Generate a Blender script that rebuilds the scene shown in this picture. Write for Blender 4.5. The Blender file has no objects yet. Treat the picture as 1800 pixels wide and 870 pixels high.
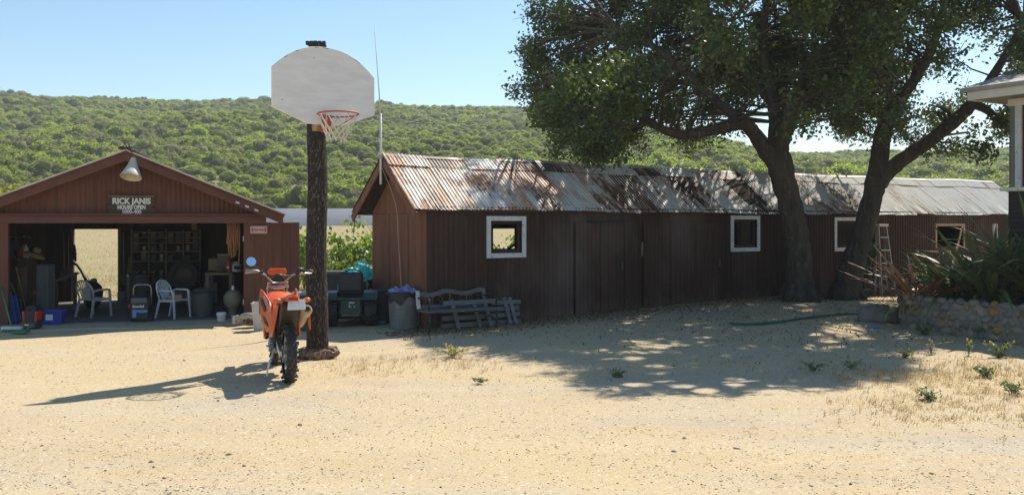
import bpy, bmesh, math, random
import numpy as np
from mathutils import Vector, Matrix

SC = bpy.context.scene
COL = SC.collection
R = math.radians
random.seed(7)
RNG = np.random.default_rng(11)

# ------------------------------------------------------------------ camera
CAM_H, F, CX, HY = 1.85, 1600.0, 900.0, 392.0       # eye height, focal length and horizon in photograph pixels
cam = bpy.data.cameras.new("camera")
cam.sensor_width = 36.0
cam.lens = 36.0 * F / 1800.0
cam.shift_y = -(435.0 - HY) / 1800.0
cam.clip_start, cam.clip_end = 0.1, 3000.0
cam_o = bpy.data.objects.new("camera", cam)
cam_o.location = (0, 0, CAM_H)
cam_o.rotation_euler = (R(90), 0, 0)
COL.objects.link(cam_o)
SC.camera = cam_o

# ------------------------------------------------------------------ light
SUN_AZ = math.atan2(0.57, 0.82)          # from +Y towards +X
SUN_EL = R(50.5)
sun_dir = Vector((math.sin(SUN_AZ) * math.cos(SUN_EL), math.cos(SUN_AZ) * math.cos(SUN_EL), math.sin(SUN_EL)))
sl = bpy.data.lights.new("sun", 'SUN')
sl.energy = 4.9
sl.angle = R(0.53)
sl.color = (1.0, 0.93, 0.82)
so = bpy.data.objects.new("sun", sl)
so.rotation_euler = sun_dir.to_track_quat('Z', 'Y').to_euler()
so.location = (20, 30, 60)
COL.objects.link(so)

world = bpy.data.worlds.new("World")
SC.world = world
world.use_nodes = True
wn, wl = world.node_tree.nodes, world.node_tree.links
bg = wn["Background"]
sky = wn.new("ShaderNodeTexSky")
sky.sky_type = 'NISHITA'
sky.sun_disc = False
sky.sun_elevation = SUN_EL
sky.sun_rotation = SUN_AZ
sky.altitude = 100
sky.air_density = 1.0
sky.dust_density = 0.3
sky.ozone_density = 0.7
hsv = wn.new("ShaderNodeHueSaturation")
hsv.inputs["Saturation"].default_value = 1.14
hsv.inputs["Hue"].default_value = 0.491
wl.new(sky.outputs[0], hsv.inputs["Color"])
wl.new(hsv.outputs[0], bg.inputs[0])
bg.inputs[1].default_value = 0.105

SC.view_settings.view_transform = 'Standard'
SC.view_settings.look = 'None'
SC.view_settings.exposure = 0.56
SC.view_settings.gamma = 1.0
SC.view_settings.use_curve_mapping = False
SC.render.engine = 'CYCLES'
SC.cycles.max_bounces = 8
SC.cycles.diffuse_bounces = 4
SC.cycles.transparent_max_bounces = 8

# ------------------------------------------------------------------ helpers
def gz(x, y):
    """height of the yard"""
    z = 0.20 * math.exp(-((x - 5.5) ** 2 + (y - 19.5) ** 2) / 24.5)
    t = min(max((y - 34.0) / 51.0, 0.0), 1.0)
    return z + 2.8 * t * t * (3 - 2 * t)

def P(px, py, Y):
    return Vector(((px - CX) * Y / F, Y, CAM_H - (py - HY) * Y / F))

def G(px, py):
    """point of the flat yard seen at a pixel"""
    Y = CAM_H * F / (py - HY)
    x = (px - CX) * Y / F
    for _ in range(6):
        Y = (CAM_H - gz(x, Y)) * F / (py - HY)
        x = (px - CX) * Y / F
    return Vector((x, Y, gz(x, Y)))

def T(name, label, cat, loc=(0, 0, 0), rz=0.0, group=None, rx=0.0, ry=0.0):
    o = bpy.data.objects.new(name, None)
    o.empty_display_size = 0.2
    o.location = loc
    o.rotation_euler = (rx, ry, rz)
    COL.objects.link(o)
    o["label"] = label
    o["category"] = cat
    if group:
        o["group"] = group
    return o

def tag(o, label=None, cat=None, group=None, kind=None):
    if label: o["label"] = label
    if cat: o["category"] = cat
    if group: o["group"] = group
    if kind: o["kind"] = kind
    return o

def link_mesh(name, me, m, parent=None, loc=None, rot=None, scl=None):
    o = bpy.data.objects.new(name, me)
    if m is not None and len(me.materials) == 0:
        me.materials.append(m)
    COL.objects.link(o)
    if parent is not None: o.parent = parent
    if loc is not None: o.location = loc
    if rot is not None: o.rotation_euler = rot
    if scl is not None: o.scale = scl
    return o

def copy_tree(o, parent=None):
    c = o.copy()
    COL.objects.link(c)
    c.parent = parent
    for ch in list(o.children):
        copy_tree(ch, c)
    return c

def np_mesh(name, V, Fc, smooth=False):
    V = np.asarray(V, dtype=np.float32); Fc = np.asarray(Fc, dtype=np.int32)
    m, k = Fc.shape
    me = bpy.data.meshes.new(name)
    me.vertices.add(len(V)); me.vertices.foreach_set("co", V.ravel())
    me.loops.add(m * k); me.loops.foreach_set("vertex_index", Fc.ravel())
    me.polygons.add(m); me.polygons.foreach_set("loop_start", np.arange(0, m * k, k, dtype=np.int32))
    if smooth:
        me.polygons.foreach_set("use_smooth", np.ones(m, dtype=bool))
    me.update(calc_edges=True)
    return me

class MB:
    def __init__(s): s.v = []; s.f = []
    def add(s, vs, fs):
        b = len(s.v)
        s.v += [tuple(v) for v in vs]
        s.f += [tuple(i + b for i in f) for f in fs]
        return s
    def box(s, c, d, rot=None):
        hx, hy, hz = d[0] / 2, d[1] / 2, d[2] / 2
        vs = [Vector((x, y, z)) for x in (-hx, hx) for y in (-hy, hy) for z in (-hz, hz)]
        if rot is not None:
            M = Matrix.Rotation(rot[2], 3, 'Z') @ Matrix.Rotation(rot[1], 3, 'Y') @ Matrix.Rotation(rot[0], 3, 'X')
            vs = [M @ v for v in vs]
        c = Vector(c)
        return s.add([v + c for v in vs], [(0, 1, 3, 2), (4, 6, 7, 5), (0, 4, 5, 1), (2, 3, 7, 6), (0, 2, 6, 4), (1, 5, 7, 3)])
    def bar(s, p0, p1, w, h, up=(0, 0, 1), w1=None, h1=None):
        p0 = Vector(p0); p1 = Vector(p1); d = (p1 - p0).normalized(); up = Vector(up)
        if abs(d.dot(up)) > 0.98: up = Vector((0, 1, 0)) if abs(d.y) < .9 else Vector((1, 0, 0))
        sx = d.cross(up).normalized(); uz = sx.cross(d)
        w1 = w if w1 is None else w1; h1 = h if h1 is None else h1
        vs = []
        for p, ww, hh in ((p0, w, h), (p1, w1, h1)):
            for a, b in ((-1, -1), (1, -1), (1, 1), (-1, 1)):
                vs.append(p + sx * a * ww / 2 + uz * b * hh / 2)
        return s.add(vs, [(3, 2, 1, 0), (4, 5, 6, 7), (0, 1, 5, 4), (1, 2, 6, 5), (2, 3, 7, 6), (3, 0, 4, 7)])
    def tube(s, path, r, n=8, cap=True, jit=0.0, closed=False):
        path = [Vector(p) for p in path]
        k = len(path)
        rs = list(r) if isinstance(r, (list, tuple)) else [r] * k
        ref = Vector((0.13, 0.2, 1)).normalized()
        vs, fs = [], []
        prev = None
        for i, p in enumerate(path):
            if closed: d = path[(i + 1) % k] - path[i - 1]
            else: d = path[min(i + 1, k - 1)] - path[max(i - 1, 0)]
            d.normalize()
            if prev is None:
                a = d.cross(ref)
                if a.length < 1e-3: a = d.cross(Vector((1, 0, 0)))
                a.normalize()
            else:
                a = prev - d * prev.dot(d)
                a.normalize()
            prev = a
            b = d.cross(a)
            for j in range(n):
                t = 2 * math.pi * j / n
                q = rs[i] * (1 + jit * (random.random() - .5))
                vs.append(p + a * math.cos(t) * q + b * math.sin(t) * q)
        for i in range(k if closed else k - 1):
            i2 = (i + 1) % k
            for j in range(n):
                fs.append((i * n + j, i * n + (j + 1) % n, i2 * n + (j + 1) % n, i2 * n + j))
        if cap and not closed:
            fs.append(tuple(range(n - 1, -1, -1)))
            fs.append(tuple((k - 1) * n + j for j in range(n)))
        return s.add(vs, fs)
    def lathe(s, prof, n=16, c=(0, 0, 0), M=None, close=False):
        c = Vector(c); vs, fs = [], []
        for (r, z) in prof:
            for j in range(n):
                t = 2 * math.pi * j / n
                v = Vector((r * math.cos(t), r * math.sin(t), z))
                if M is not None: v = M @ v
                vs.append(v + c)
        k = len(prof)
        for i in range(k if close else k - 1):
            i2 = (i + 1) % k
            for j in range(n):
                fs.append((i * n + j, i * n + (j + 1) % n, i2 * n + (j + 1) % n, i2 * n + j))
        return s.add(vs, fs)
    def prism(s, poly, a0, a1, fn):
        """poly of 2-D points swept from a0 to a1; fn(u, v, a) -> 3-D"""
        k = len(poly)
        vs = [fn(u, v, a0) for u, v in poly] + [fn(u, v, a1) for u, v in poly]
        fs = [tuple(range(k - 1, -1, -1)), tuple(range(k, 2 * k))]
        for i in range(k):
            j = (i + 1) % k
            fs.append((i, j, k + j, k + i))
        return s.add(vs, fs)
    def lump(s, c, r, nu=8, nv=5, jit=0.18, rot=0.0):
        c = Vector(c); r = Vector(r) if not isinstance(r, (int, float)) else Vector((r, r, r))
        vs = [c + Vector((0, 0, r.z))]; fs = []
        for i in range(1, nv):
            ph = math.pi * i / nv
            for j in range(nu):
                t = 2 * math.pi * j / nu + rot
                q = 1 + jit * (random.random() - .5) * 2
                vs.append(c + Vector((r.x * math.sin(ph) * math.cos(t) * q, r.y * math.sin(ph) * math.sin(t) * q, r.z * math.cos(ph) * q)))
        vs.append(c - Vector((0, 0, r.z)))
        for j in range(nu):
            fs.append((0, 1 + j, 1 + (j + 1) % nu))
            for i in range(nv - 2):
                a = 1 + i * nu
                fs.append((a + j, a + nu + j, a + nu + (j + 1) % nu, a + (j + 1) % nu))
            a = 1 + (nv - 2) * nu
            fs.append((a + j, len(vs) - 1, a + (j + 1) % nu))
        return s.add(vs, fs)
    def mesh(s, name, smooth=None, bevel=0.0):
        me = bpy.data.meshes.new(name)
        me.from_pydata(s.v, [], s.f)
        bm = bmesh.new(); bm.from_mesh(me)
        bmesh.ops.recalc_face_normals(bm, faces=bm.faces)
        if bevel > 0:
            es = [e for e in bm.edges if len(e.link_faces) == 2 and e.calc_face_angle(0) > 0.6]
            bmesh.ops.bevel(bm, geom=es, offset=bevel, segments=1, affect='EDGES', clamp_overlap=True)
        bm.to_mesh(me); bm.free()
        if smooth is not None:
            me.polygons.foreach_set("use_smooth", [True] * len(me.polygons))
            if smooth < 3: me.set_sharp_from_angle(angle=smooth)
        me.update()
        return me
    def build(s, name, m, parent=None, smooth=None, bevel=0.0, loc=None, rot=None):
        return link_mesh(name, s.mesh(name, smooth, bevel), m, parent, loc, rot)

def text_mesh(name, body, size, m, parent, loc, rot, bold=0.0, ext=0.004, sx=1.0):
    cu = bpy.data.curves.new(name, 'FONT')
    cu.body = body; cu.size = size; cu.align_x = 'CENTER'; cu.align_y = 'CENTER'
    cu.extrude = ext; cu.offset = bold
    tmp = bpy.data.objects.new(name + "_tmp", cu)
    me = bpy.data.meshes.new_from_object(tmp)
    bpy.data.objects.remove(tmp)
    me.name = name; me.materials.clear()
    return link_mesh(name, me, m, parent, loc, rot, (sx, 1, 1))

# ------------------------------------------------------------------ materials
def _noise(nt, scale, detail, src, rough=0.6):
    n = nt.nodes.new("ShaderNodeTexNoise")
    n.inputs["Scale"].default_value = scale
    n.inputs["Detail"].default_value = detail
    n.inputs["Roughness"].default_value = rough
    nt.links.new(src, n.inputs["Vector"])
    return n.outputs["Fac"]

def _ramp(nt, src, lo, hi):
    n = nt.nodes.new("ShaderNodeMapRange")
    n.inputs["From Min"].default_value = lo
    n.inputs["From Max"].default_value = hi
    nt.links.new(src, n.inputs["Value"])
    return n.outputs["Result"]

def _mix(nt, fac, a, b, mode='MIX'):
    n = nt.nodes.new("ShaderNodeMix")
    n.data_type = 'RGBA'; n.blend_type = mode
    for sock, val in ((n.inputs[0], fac), (n.inputs[6], a), (n.inputs[7], b)):
        if hasattr(val, "links") or isinstance(val, bpy.types.NodeSocket): nt.links.new(val, sock)
        elif isinstance(val, (int, float)): sock.default_value = val
        else: sock.default_value = (*val, 1) if len(val) == 3 else val
    return n.outputs[2]

def _map(nt, scale, coords="Object"):
    tc = nt.nodes.new("ShaderNodeTexCoord")
    mp = nt.nodes.new("ShaderNodeMapping")
    mp.inputs["Scale"].default_value = scale
    nt.links.new(tc.outputs[coords], mp.inputs["Vector"])
    return mp.outputs["Vector"]

def mat(name, c1, c2=None, scale=4, st=(1, 1, 1), lo=.35, hi=.65, rough=.8, metal=0.0, c3=None, scale3=25, lo3=.6, hi3=.7,
        st3=(1, 1, 1), bump=0.0, bscale=40, bst=(1, 1, 1), rnd=0.0, spec=0.4, coat=0.0, detail=6, bdist=0.02):
    m = bpy.data.materials.new(name); m.use_nodes = True
    nt = m.node_tree; bs = nt.nodes["Principled BSDF"]
    bs.inputs["Roughness"].default_value = rough
    bs.inputs["Metallic"].default_value = metal
    bs.inputs["Specular IOR Level"].default_value = spec
    bs.inputs["Coat Weight"].default_value = coat
    if c2 is None: c2 = tuple(min(1, c * 0.78) for c in c1)
    f = _ramp(nt, _noise(nt, scale, detail, _map(nt, st)), lo, hi)
    col = _mix(nt, f, c1, c2)
    if c3 is not None:
        f3 = _ramp(nt, _noise(nt, scale3, detail, _map(nt, st3)), lo3, hi3)
        col = _mix(nt, f3, col, c3)
    if rnd:
        oi = nt.nodes.new("ShaderNodeObjectInfo")
        mr = nt.nodes.new("ShaderNodeMapRange")
        mr.inputs["To Min"].default_value = 1 - rnd; mr.inputs["To Max"].default_value = 1 + rnd
        nt.links.new(oi.outputs["Random"], mr.inputs["Value"])
        hs = nt.nodes.new("ShaderNodeHueSaturation")
        nt.links.new(mr.outputs[0], hs.inputs["Value"]); nt.links.new(col, hs.inputs["Color"])
        col = hs.outputs[0]
    nt.links.new(col, bs.inputs["Base Color"])
    if bump:
        b = nt.nodes.new("ShaderNodeBump")
        b.inputs["Strength"].default_value = bump; b.inputs["Distance"].default_value = bdist
        nt.links.new(_noise(nt, bscale, 6, _map(nt, bst)), b.inputs["Height"])
        nt.links.new(b.outputs[0], bs.inputs["Normal"])
    return m

def leaf_mat(name, c1, c2, trans=0.35, tc=None, rough=.5, obj_rnd=0.0, spec=.35, c3=None):
    m = bpy.data.materials.new(name); m.use_nodes = True
    nt = m.node_tree; bs = nt.nodes["Principled BSDF"]; out = nt.nodes["Material Output"]
    geo = nt.nodes.new("ShaderNodeNewGeometry")
    col = _mix(nt, geo.outputs["Random Per Island"], c1, c2)
    if obj_rnd or c3:
        oi = nt.nodes.new("ShaderNodeObjectInfo")
        if c3:
            col = _mix(nt, _ramp(nt, oi.outputs["Random"], .25, 1.0), col, c3)
        if obj_rnd:
            hs = nt.nodes.new("ShaderNodeHueSaturation")
            mr = nt.nodes.new("ShaderNodeMapRange")
            mr.inputs["To Min"].default_value = 1 - obj_rnd; mr.inputs["To Max"].default_value = 1 + obj_rnd
            mu = nt.nodes.new("ShaderNodeMath"); mu.operation = 'MULTIPLY'; mu.inputs[1].default_value = 7.31
            fr = nt.nodes.new("ShaderNodeMath"); fr.operation = 'FRACT'
            nt.links.new(oi.outputs["Random"], mu.inputs[0]); nt.links.new(mu.outputs[0], fr.inputs[0])
            nt.links.new(fr.outputs[0], mr.inputs["Value"])
            nt.links.new(mr.outputs[0], hs.inputs["Value"]); nt.links.new(col, hs.inputs["Color"])
            col = hs.outputs[0]
    nt.links.new(col, bs.inputs["Base Color"])
    bs.inputs["Roughness"].default_value = rough
    bs.inputs["Specular IOR Level"].default_value = spec
    tr = nt.nodes.new("ShaderNodeBsdfTranslucent")
    if tc is None: nt.links.new(_mix(nt, 1.0, col, (1.15, 1.25, .55), 'MULTIPLY'), tr.inputs[0])
    else: tr.inputs[0].default_value = (*tc, 1)
    mx = nt.nodes.new("ShaderNodeMixShader"); mx.inputs[0].default_value = trans
    nt.links.new(bs.outputs[0], mx.inputs[1]); nt.links.new(tr.outputs[0], mx.inputs[2])
    nt.links.new(mx.outputs[0], out.inputs[0])
    return m

def leaf_quads(C, size, rng, aspect=.55, up=0.0, fold=0.0):
    """rhombic leaves of random direction around centres C (n,3)"""
    n = len(C)
    d = rng.normal(size=(n, 3)); d /= np.linalg.norm(d, axis=1, keepdims=True)
    e = rng.normal(size=(n, 3)); e[:, 2] += up
    e -= d * (e * d).sum(1, keepdims=True) * 0  # e is the wanted normal
    s = np.cross(e, d); s /= np.linalg.norm(s, axis=1, keepdims=True) + 1e-9
    L = (size * (0.6 + 0.8 * rng.random(n)))[:, None] if np.isscalar(size) else (size * (0.6 + 0.8 * rng.random(n)))[:, None]
    a = C - d * L * .5; b = C + d * L * .5
    l = C + s * L * aspect * .5; r = C - s * L * aspect * .5
    V = np.stack([a, l, b, r], 1).reshape(-1, 3)
    Fc = np.arange(n * 4).reshape(n, 4)
    return V, Fc
# ------------------------------------------------------------------ ground
def ground_material():
    m = bpy.data.materials.new("sandy_ground"); m.use_nodes = True
    nt = m.node_tree; bs = nt.nodes["Principled BSDF"]
    bs.inputs["Roughness"].default_value = .95; bs.inputs["Specular IOR Level"].default_value = .15
    v = _map(nt, (1, 1, 1))
    big = _ramp(nt, _noise(nt, .22, 5, v), .38, .62)
    mid = _ramp(nt, _noise(nt, 1.3, 8, v, .7), .35, .65)
    fine = _ramp(nt, _noise(nt, 28, 8, v, .75), .3, .7)
    col = _mix(nt, mid, (.48, .362, .205), (.56, .442, .28))
    col = _mix(nt, _ramp(nt, _noise(nt, .5, 6, _map(nt, (.35, 1.5, 1)), .7), .44, .60), col, (.45, .39, .30))
    col = _mix(nt, big, col, (.54, .43, .25))
    wv = nt.nodes.new("ShaderNodeTexWave"); wv.bands_direction = 'Y'
    wv.inputs["Scale"].default_value = .23; wv.inputs["Distortion"].default_value = 5.5; wv.inputs["Detail"].default_value = 4; wv.inputs["Detail Scale"].default_value = .35
    nt.links.new(_map(nt, (.35, 1, 1)), wv.inputs["Vector"])
    tr_ = nt.nodes.new("ShaderNodeMath"); tr_.operation = 'MULTIPLY'; tr_.inputs[1].default_value = .16
    nt.links.new(_ramp(nt, wv.outputs["Fac"], .62, .95), tr_.inputs[0])
    col = _mix(nt, tr_.outputs[0], col, (.60, .50, .345))
    col = _mix(nt, fine, col, _mix(nt, .42, col, (.25, .19, .13)))
    # tiny grit
    vo = nt.nodes.new("ShaderNodeTexVoronoi"); vo.inputs["Scale"].default_value = 55
    nt.links.new(v, vo.inputs["Vector"])
    sx = nt.nodes.new("ShaderNodeSeparateColor"); nt.links.new(vo.outputs["Color"], sx.inputs[0])
    spot = _ramp(nt, vo.outputs["Distance"], .36, .22)
    darkp = nt.nodes.new("ShaderNodeMath"); darkp.operation = 'MULTIPLY'
    nt.links.new(_ramp(nt, sx.outputs[0], .76, .80), darkp.inputs[0]); nt.links.new(spot, darkp.inputs[1])
    lightp = nt.nodes.new("ShaderNodeMath"); lightp.operation = 'MULTIPLY'
    nt.links.new(_ramp(nt, sx.outputs[1], .78, .82), lightp.inputs[0]); nt.links.new(spot, lightp.inputs[1])
    vo2 = nt.nodes.new("ShaderNodeTexVoronoi"); vo2.inputs["Scale"].default_value = 26
    nt.links.new(v, vo2.inputs["Vector"])
    s2 = nt.nodes.new("ShaderNodeSeparateColor"); nt.links.new(vo2.outputs["Color"], s2.inputs[0])
    p2 = nt.nodes.new("ShaderNodeMath"); p2.operation = 'MULTIPLY'
    nt.links.new(_ramp(nt, s2.outputs[0], .74, .80), p2.inputs[0]); nt.links.new(_ramp(nt, vo2.outputs["Distance"], .42, .22), p2.inputs[1])
    col = _mix(nt, p2.outputs[0], col, _mix(nt, s2.outputs[2], (.33, .28, .22), (.62, .56, .46)))
    col = _mix(nt, darkp.outputs[0], col, (.20, .165, .13))
    col = _mix(nt, lightp.outputs[0], col, (.60, .53, .42))
    # dry field beyond the yard
    sep = nt.nodes.new("ShaderNodeSeparateXYZ"); nt.links.new(_map(nt, (1, 1, 1)), sep.inputs[0])
    fieldc = _mix(nt, _ramp(nt, _noise(nt, .35, 8, _map(nt, (.6, 1.5, 1)), .7), .35, .65), (.34, .27, .14), (.23, .22, .10))
    fieldc = _mix(nt, fine, fieldc, (.38, .30, .17))
    col = _mix(nt, _ramp(nt, sep.outputs[1], 22, 27), col, fieldc)
    nt.links.new(col, bs.inputs["Base Color"])
    b = nt.nodes.new("ShaderNodeBump"); b.inputs["Strength"].default_value = .28; b.inputs["Distance"].default_value = .03
    add = nt.nodes.new("ShaderNodeMath"); add.operation = 'ADD'
    nt.links.new(_noise(nt, 9, 10, v, .75), add.inputs[0]); nt.links.new(spot, add.inputs[1])
    nt.links.new(_noise(nt, 14, 12, v, .8), b.inputs["Height"])
    nt.links.new(b.outputs[0], bs.inputs["Normal"])
    return m

def gz_np(X, Y):
    z = 0.20 * np.exp(-((X - 5.5) ** 2 + (Y - 19.5) ** 2) / 24.5)
    t = np.clip((Y - 34.0) / 51.0, 0, 1)
    return z + 2.8 * t * t * (3 - 2 * t)

def grid_mesh(name, xs, ys, zf, smooth=True):
    X, Y = np.meshgrid(xs, ys)
    Z = zf(X, Y)
    V = np.stack([X, Y, Z], -1).reshape(-1, 3)
    nx, ny = len(xs), len(ys)
    i = np.arange(nx * ny).reshape(ny, nx)
    Fc = np.stack([i[:-1, :-1], i[:-1, 1:], i[1:, 1:], i[1:, :-1]], -1).reshape(-1, 4)
    return np_mesh(name, V, Fc, smooth)

def small_relief(X, Y):
    r = np.zeros_like(X)
    rr = np.random.default_rng(5)
    for wl_, a in ((3.1, .010), (1.7, .007), (.9, .005), (.55, .004)):
        for _ in range(4):
            th = rr.uniform(0, math.pi); ph = rr.uniform(0, 6.28)
            r += a * .5 * np.sin((X * math.cos(th) + Y * math.sin(th)) * 2 * math.pi / wl_ + ph)
    return r * np.clip((24 - Y) / 6, 0, 1) - 0.004

xs = np.concatenate([np.arange(-660, -60, 60), np.arange(-60, -16, 4), np.arange(-16, 16, .2), np.arange(16, 60, 4), np.arange(60, 661, 60)])
ys = np.concatenate([np.arange(-300, 0, 30), np.arange(0, 24, .2), np.arange(24, 100, 2), np.arange(100, 701, 60)])
ground = link_mesh("ground", grid_mesh("ground", xs, ys, lambda X, Y: gz_np(X, Y) + small_relief(X, Y)), ground_material())
tag(ground, "pale sandy gravel yard running out into dry fields", kind="structure")

# gravel: real small stones lying on the yard
def scatter_stones(name, n, smin, smax, m, seed, pts=None):
    rg = np.random.default_rng(seed)
    if pts is None:
        Y = 5.2 + 15 * rg.random(n) ** 1.7
        X = (rg.random(n) - .5) * 1.25 * Y
        pts = np.stack([X, Y], 1)
        # patchy: keep more where a slow wave is high
        w = .5 + .5 * np.sin(X * 1.1 + 2 * np.sin(Y * .7)) * np.sin(Y * 1.3 + X * .4)
        keep = rg.random(n) < .25 + .75 * w
        pts = pts[keep]
    n = len(pts)
    s = smin + (smax - smin) * rg.random(n) ** 2.5
    base = np.array([(1, 0, 0), (0, 1, 0), (-1, 0, 0), (0, -1, 0), (.1, .05, .8), (0, 0, -.6)], dtype=float)
    tri = np.array([(0, 1, 4), (1, 2, 4), (2, 3, 4), (3, 0, 4), (1, 0, 5), (2, 1, 5), (3, 2, 5), (0, 3, 5)])
    a = rg.random(n) * 6.283
    jit = 1 + (rg.random((n, 6, 3)) - .5) * .7
    B = base[None] * jit * s[:, None, None] * np.array([1, .75, .7])
    ca, sa = np.cos(a)[:, None], np.sin(a)[:, None]
    Vx = B[..., 0] * ca - B[..., 1] * sa + pts[:, 0:1]
    Vy = B[..., 0] * sa + B[..., 1] * ca + pts[:, 1:2]
    Vz = B[..., 2] + gz_np(pts[:, 0], pts[:, 1])[:, None] + s[:, None] * .1 + small_relief(pts[:, 0], pts[:, 1])[:, None]
    V = np.stack([Vx, Vy, Vz], -1).reshape(-1, 3)
    Fc = (tri[None] + (np.arange(n) * 6)[:, None, None]).reshape(-1, 3)
    return link_mesh(name, np_mesh(name, V, Fc), m)

def island_mat(name, cols, rough=.9):
    m = bpy.data.materials.new(name); m.use_nodes = True
    nt = m.node_tree; bs = nt.nodes["Principled BSDF"]; bs.inputs["Roughness"].default_value = rough
    bs.inputs["Specular IOR Level"].default_value = .2
    geo = nt.nodes.new("ShaderNodeNewGeometry")
    rp = nt.nodes.new("ShaderNodeValToRGB")
    el = rp.color_ramp.elements
    while len(el) < len(cols): el.new(.5)
    for i, c in enumerate(cols):
        el[i].position = i / max(1, len(cols) - 1); el[i].color = (*c, 1)
    nt.links.new(geo.outputs["Random Per Island"], rp.inputs[0]); nt.links.new(rp.outputs[0], bs.inputs["Base Color"])
    return m

M_grav = island_mat("gravel_stone", [(.27, .215, .155), (.35, .28, .19), (.47, .40, .29), (.55, .48, .37), (.30, .27, .23)])
tag(scatter_stones("stones", 150, .014, .036, M_grav, 14), "larger pale stones lying loose on the yard", kind="stuff")
tag(scatter_stones("gravel", 40000, .003, .012, M_grav, 3), "fine grey and tan gravel strewn over the sandy yard", kind="stuff")
M_clod = island_mat("dark_clod", [(.07, .05, .04), (.13, .09, .06), (.22, .17, .12)])
tag(scatter_stones("pebbles", 260, .008, .020, M_clod, 4), "dark pebbles and acorns scattered over the pale yard", kind="stuff")

# leaf litter along the barn and under the oaks
def litter():
    rg = np.random.default_rng(8)
    C = []
    for _ in range(9000):
        t = rg.uniform(-1, 13); v = -abs(rg.normal(0, .55)) - .02
        x, y = -1.426 + .842 * t - .539 * v, 15.74 + .539 * t + .842 * v
        C.append((x, y, gz(x, y) + .010 + .008 * rg.random()))
    for _ in range(3500):
        x, y = rg.normal(5.5, 2.6), rg.normal(16.2, 2.2)
        C.append((x, y, gz(x, y) + .012))
    V, Fc = leaf_quads(np.array(C), .045, rg, .5, up=5)
    return link_mesh("leaf_litter", np_mesh("leaf_litter", V, Fc), island_mat("dead_leaf", [(.10, .065, .035), (.22, .15, .08), (.34, .25, .14), (.16, .11, .06)]))
tag(litter(), "brown fallen oak leaves along the foot of the long barn", kind="stuff")

# ------------------------------------------------------------------ dry grass and weeds
def blades(pts, h, w, rng, lean=.5, curve=.3):
    """thin two-segment blades; pts (n,3)"""
    n = len(pts)
    a = rng.random(n) * 6.283; ln = lean * rng.random(n)
    H = h * (.45 + .9 * rng.random(n))
    d = np.stack([np.cos(a) * ln, np.sin(a) * ln, np.ones(n)], 1)
    d /= np.linalg.norm(d, axis=1, keepdims=True)
    s = np.stack([-np.sin(a + 1.0 * rng.random(n)), np.cos(a), np.zeros(n)], 1) * w * .5
    p0 = pts; p1 = pts + d * (H * .55)[:, None]
    p2 = p1 + (d + np.stack([np.cos(a), np.sin(a), -np.ones(n) * .4], 1) * curve) * (H * .5)[:, None]
    V = np.stack([p0 - s, p0 + s, p1 + s * .7, p1 - s * .7, p2], 1).reshape(-1, 3)
    b = (np.arange(n) * 5)[:, None]
    q = np.concatenate([b + np.array([[0, 1, 2]]), b + np.array([[0, 2, 3]]), b + np.array([[3, 2, 4]])], 1).reshape(-1, 3)
    return V, q

M_dry = leaf_mat("dry_grass", (.36, .23, .11), (.58, .46, .27), .45, (.50, .38, .18), rough=.8, spec=.2)
def dry_grass():
    rg = np.random.default_rng(21); pts = []
    def patch(px, py, n, rx, ry, k=9):
        g = G(px, py)
        for _ in range(n):
            cx, cy = g.x + rg.normal(0, rx), g.y + rg.normal(0, ry)
            for _ in range(rg.integers(3, k)):
                x, y = cx + rg.normal(0, .03), cy + rg.normal(0, .03)
                pts.append((x, y, gz(x, y)))
    patch(1700, 690, 330, .75, .75, 12); patch(1640, 720, 170, .45, .35, 12); patch(1780, 650, 240, .7, .5, 12); patch(1720, 655, 160, .9, .3, 12)
    patch(1600, 665, 70, .4, .35); patch(780, 635, 130, .55, .45); patch(640, 650, 90, .45, .35, 7)
    patch(690, 640, 60, .6, .3, 6); patch(1480, 660, 60, .5, .4); patch(1330, 640, 40, .8, .4)
    patch(600, 585, 90, .35, .2)
    V, Fc = blades(np.array(pts), .065, .006, rg, 1.3, .6)
    return link_mesh("dry_grass", np_mesh("dry_grass", V, Fc), M_dry)
tag(dry_grass(), "short straw coloured dead grass in patches on the yard", kind="stuff")

def field_grass():
    rg = np.random.default_rng(22)
    n = 46000
    Y = 21.5 + 46 * rg.random(n) ** 1.6
    X = -20 + 30 * rg.random(n)
    X = np.where(rg.random(n) < .8, (-.52 + .45 * rg.random(n)) * Y, X)
    # clear of the garage and barn footprints
    lx = (X + 7.12) * math.cos(R(15)) + (Y - 16.9) * math.sin(R(15)); lv = -(X + 7.12) * math.sin(R(15)) + (Y - 16.9) * math.cos(R(15))
    bt = (X + 1.426) * .842 + (Y - 15.74) * .539; bv = -(X + 1.426) * .539 + (Y - 15.74) * .842
    ok = ~((abs(lx) < 3) & (lv < 5.6)) & ~((bt > -.6) & (bt < 20) & (bv < 3.1))
    X, Y = X[ok], Y[ok]
    pts = np.stack([X, Y, gz_np(X, Y)], 1)
    V, Fc = blades(pts, .10, .016, rg, 1.2, .5)
    return link_mesh("field_grass", np_mesh("field_grass", V, Fc), leaf_mat("field_straw", (.24, .23, .10), (.46, .36, .20), .45, (.40, .33, .16), rough=.85, spec=.2))
tag(field_grass(), "dry straw and faded green grass of the field behind the sheds", kind="stuff")

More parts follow.
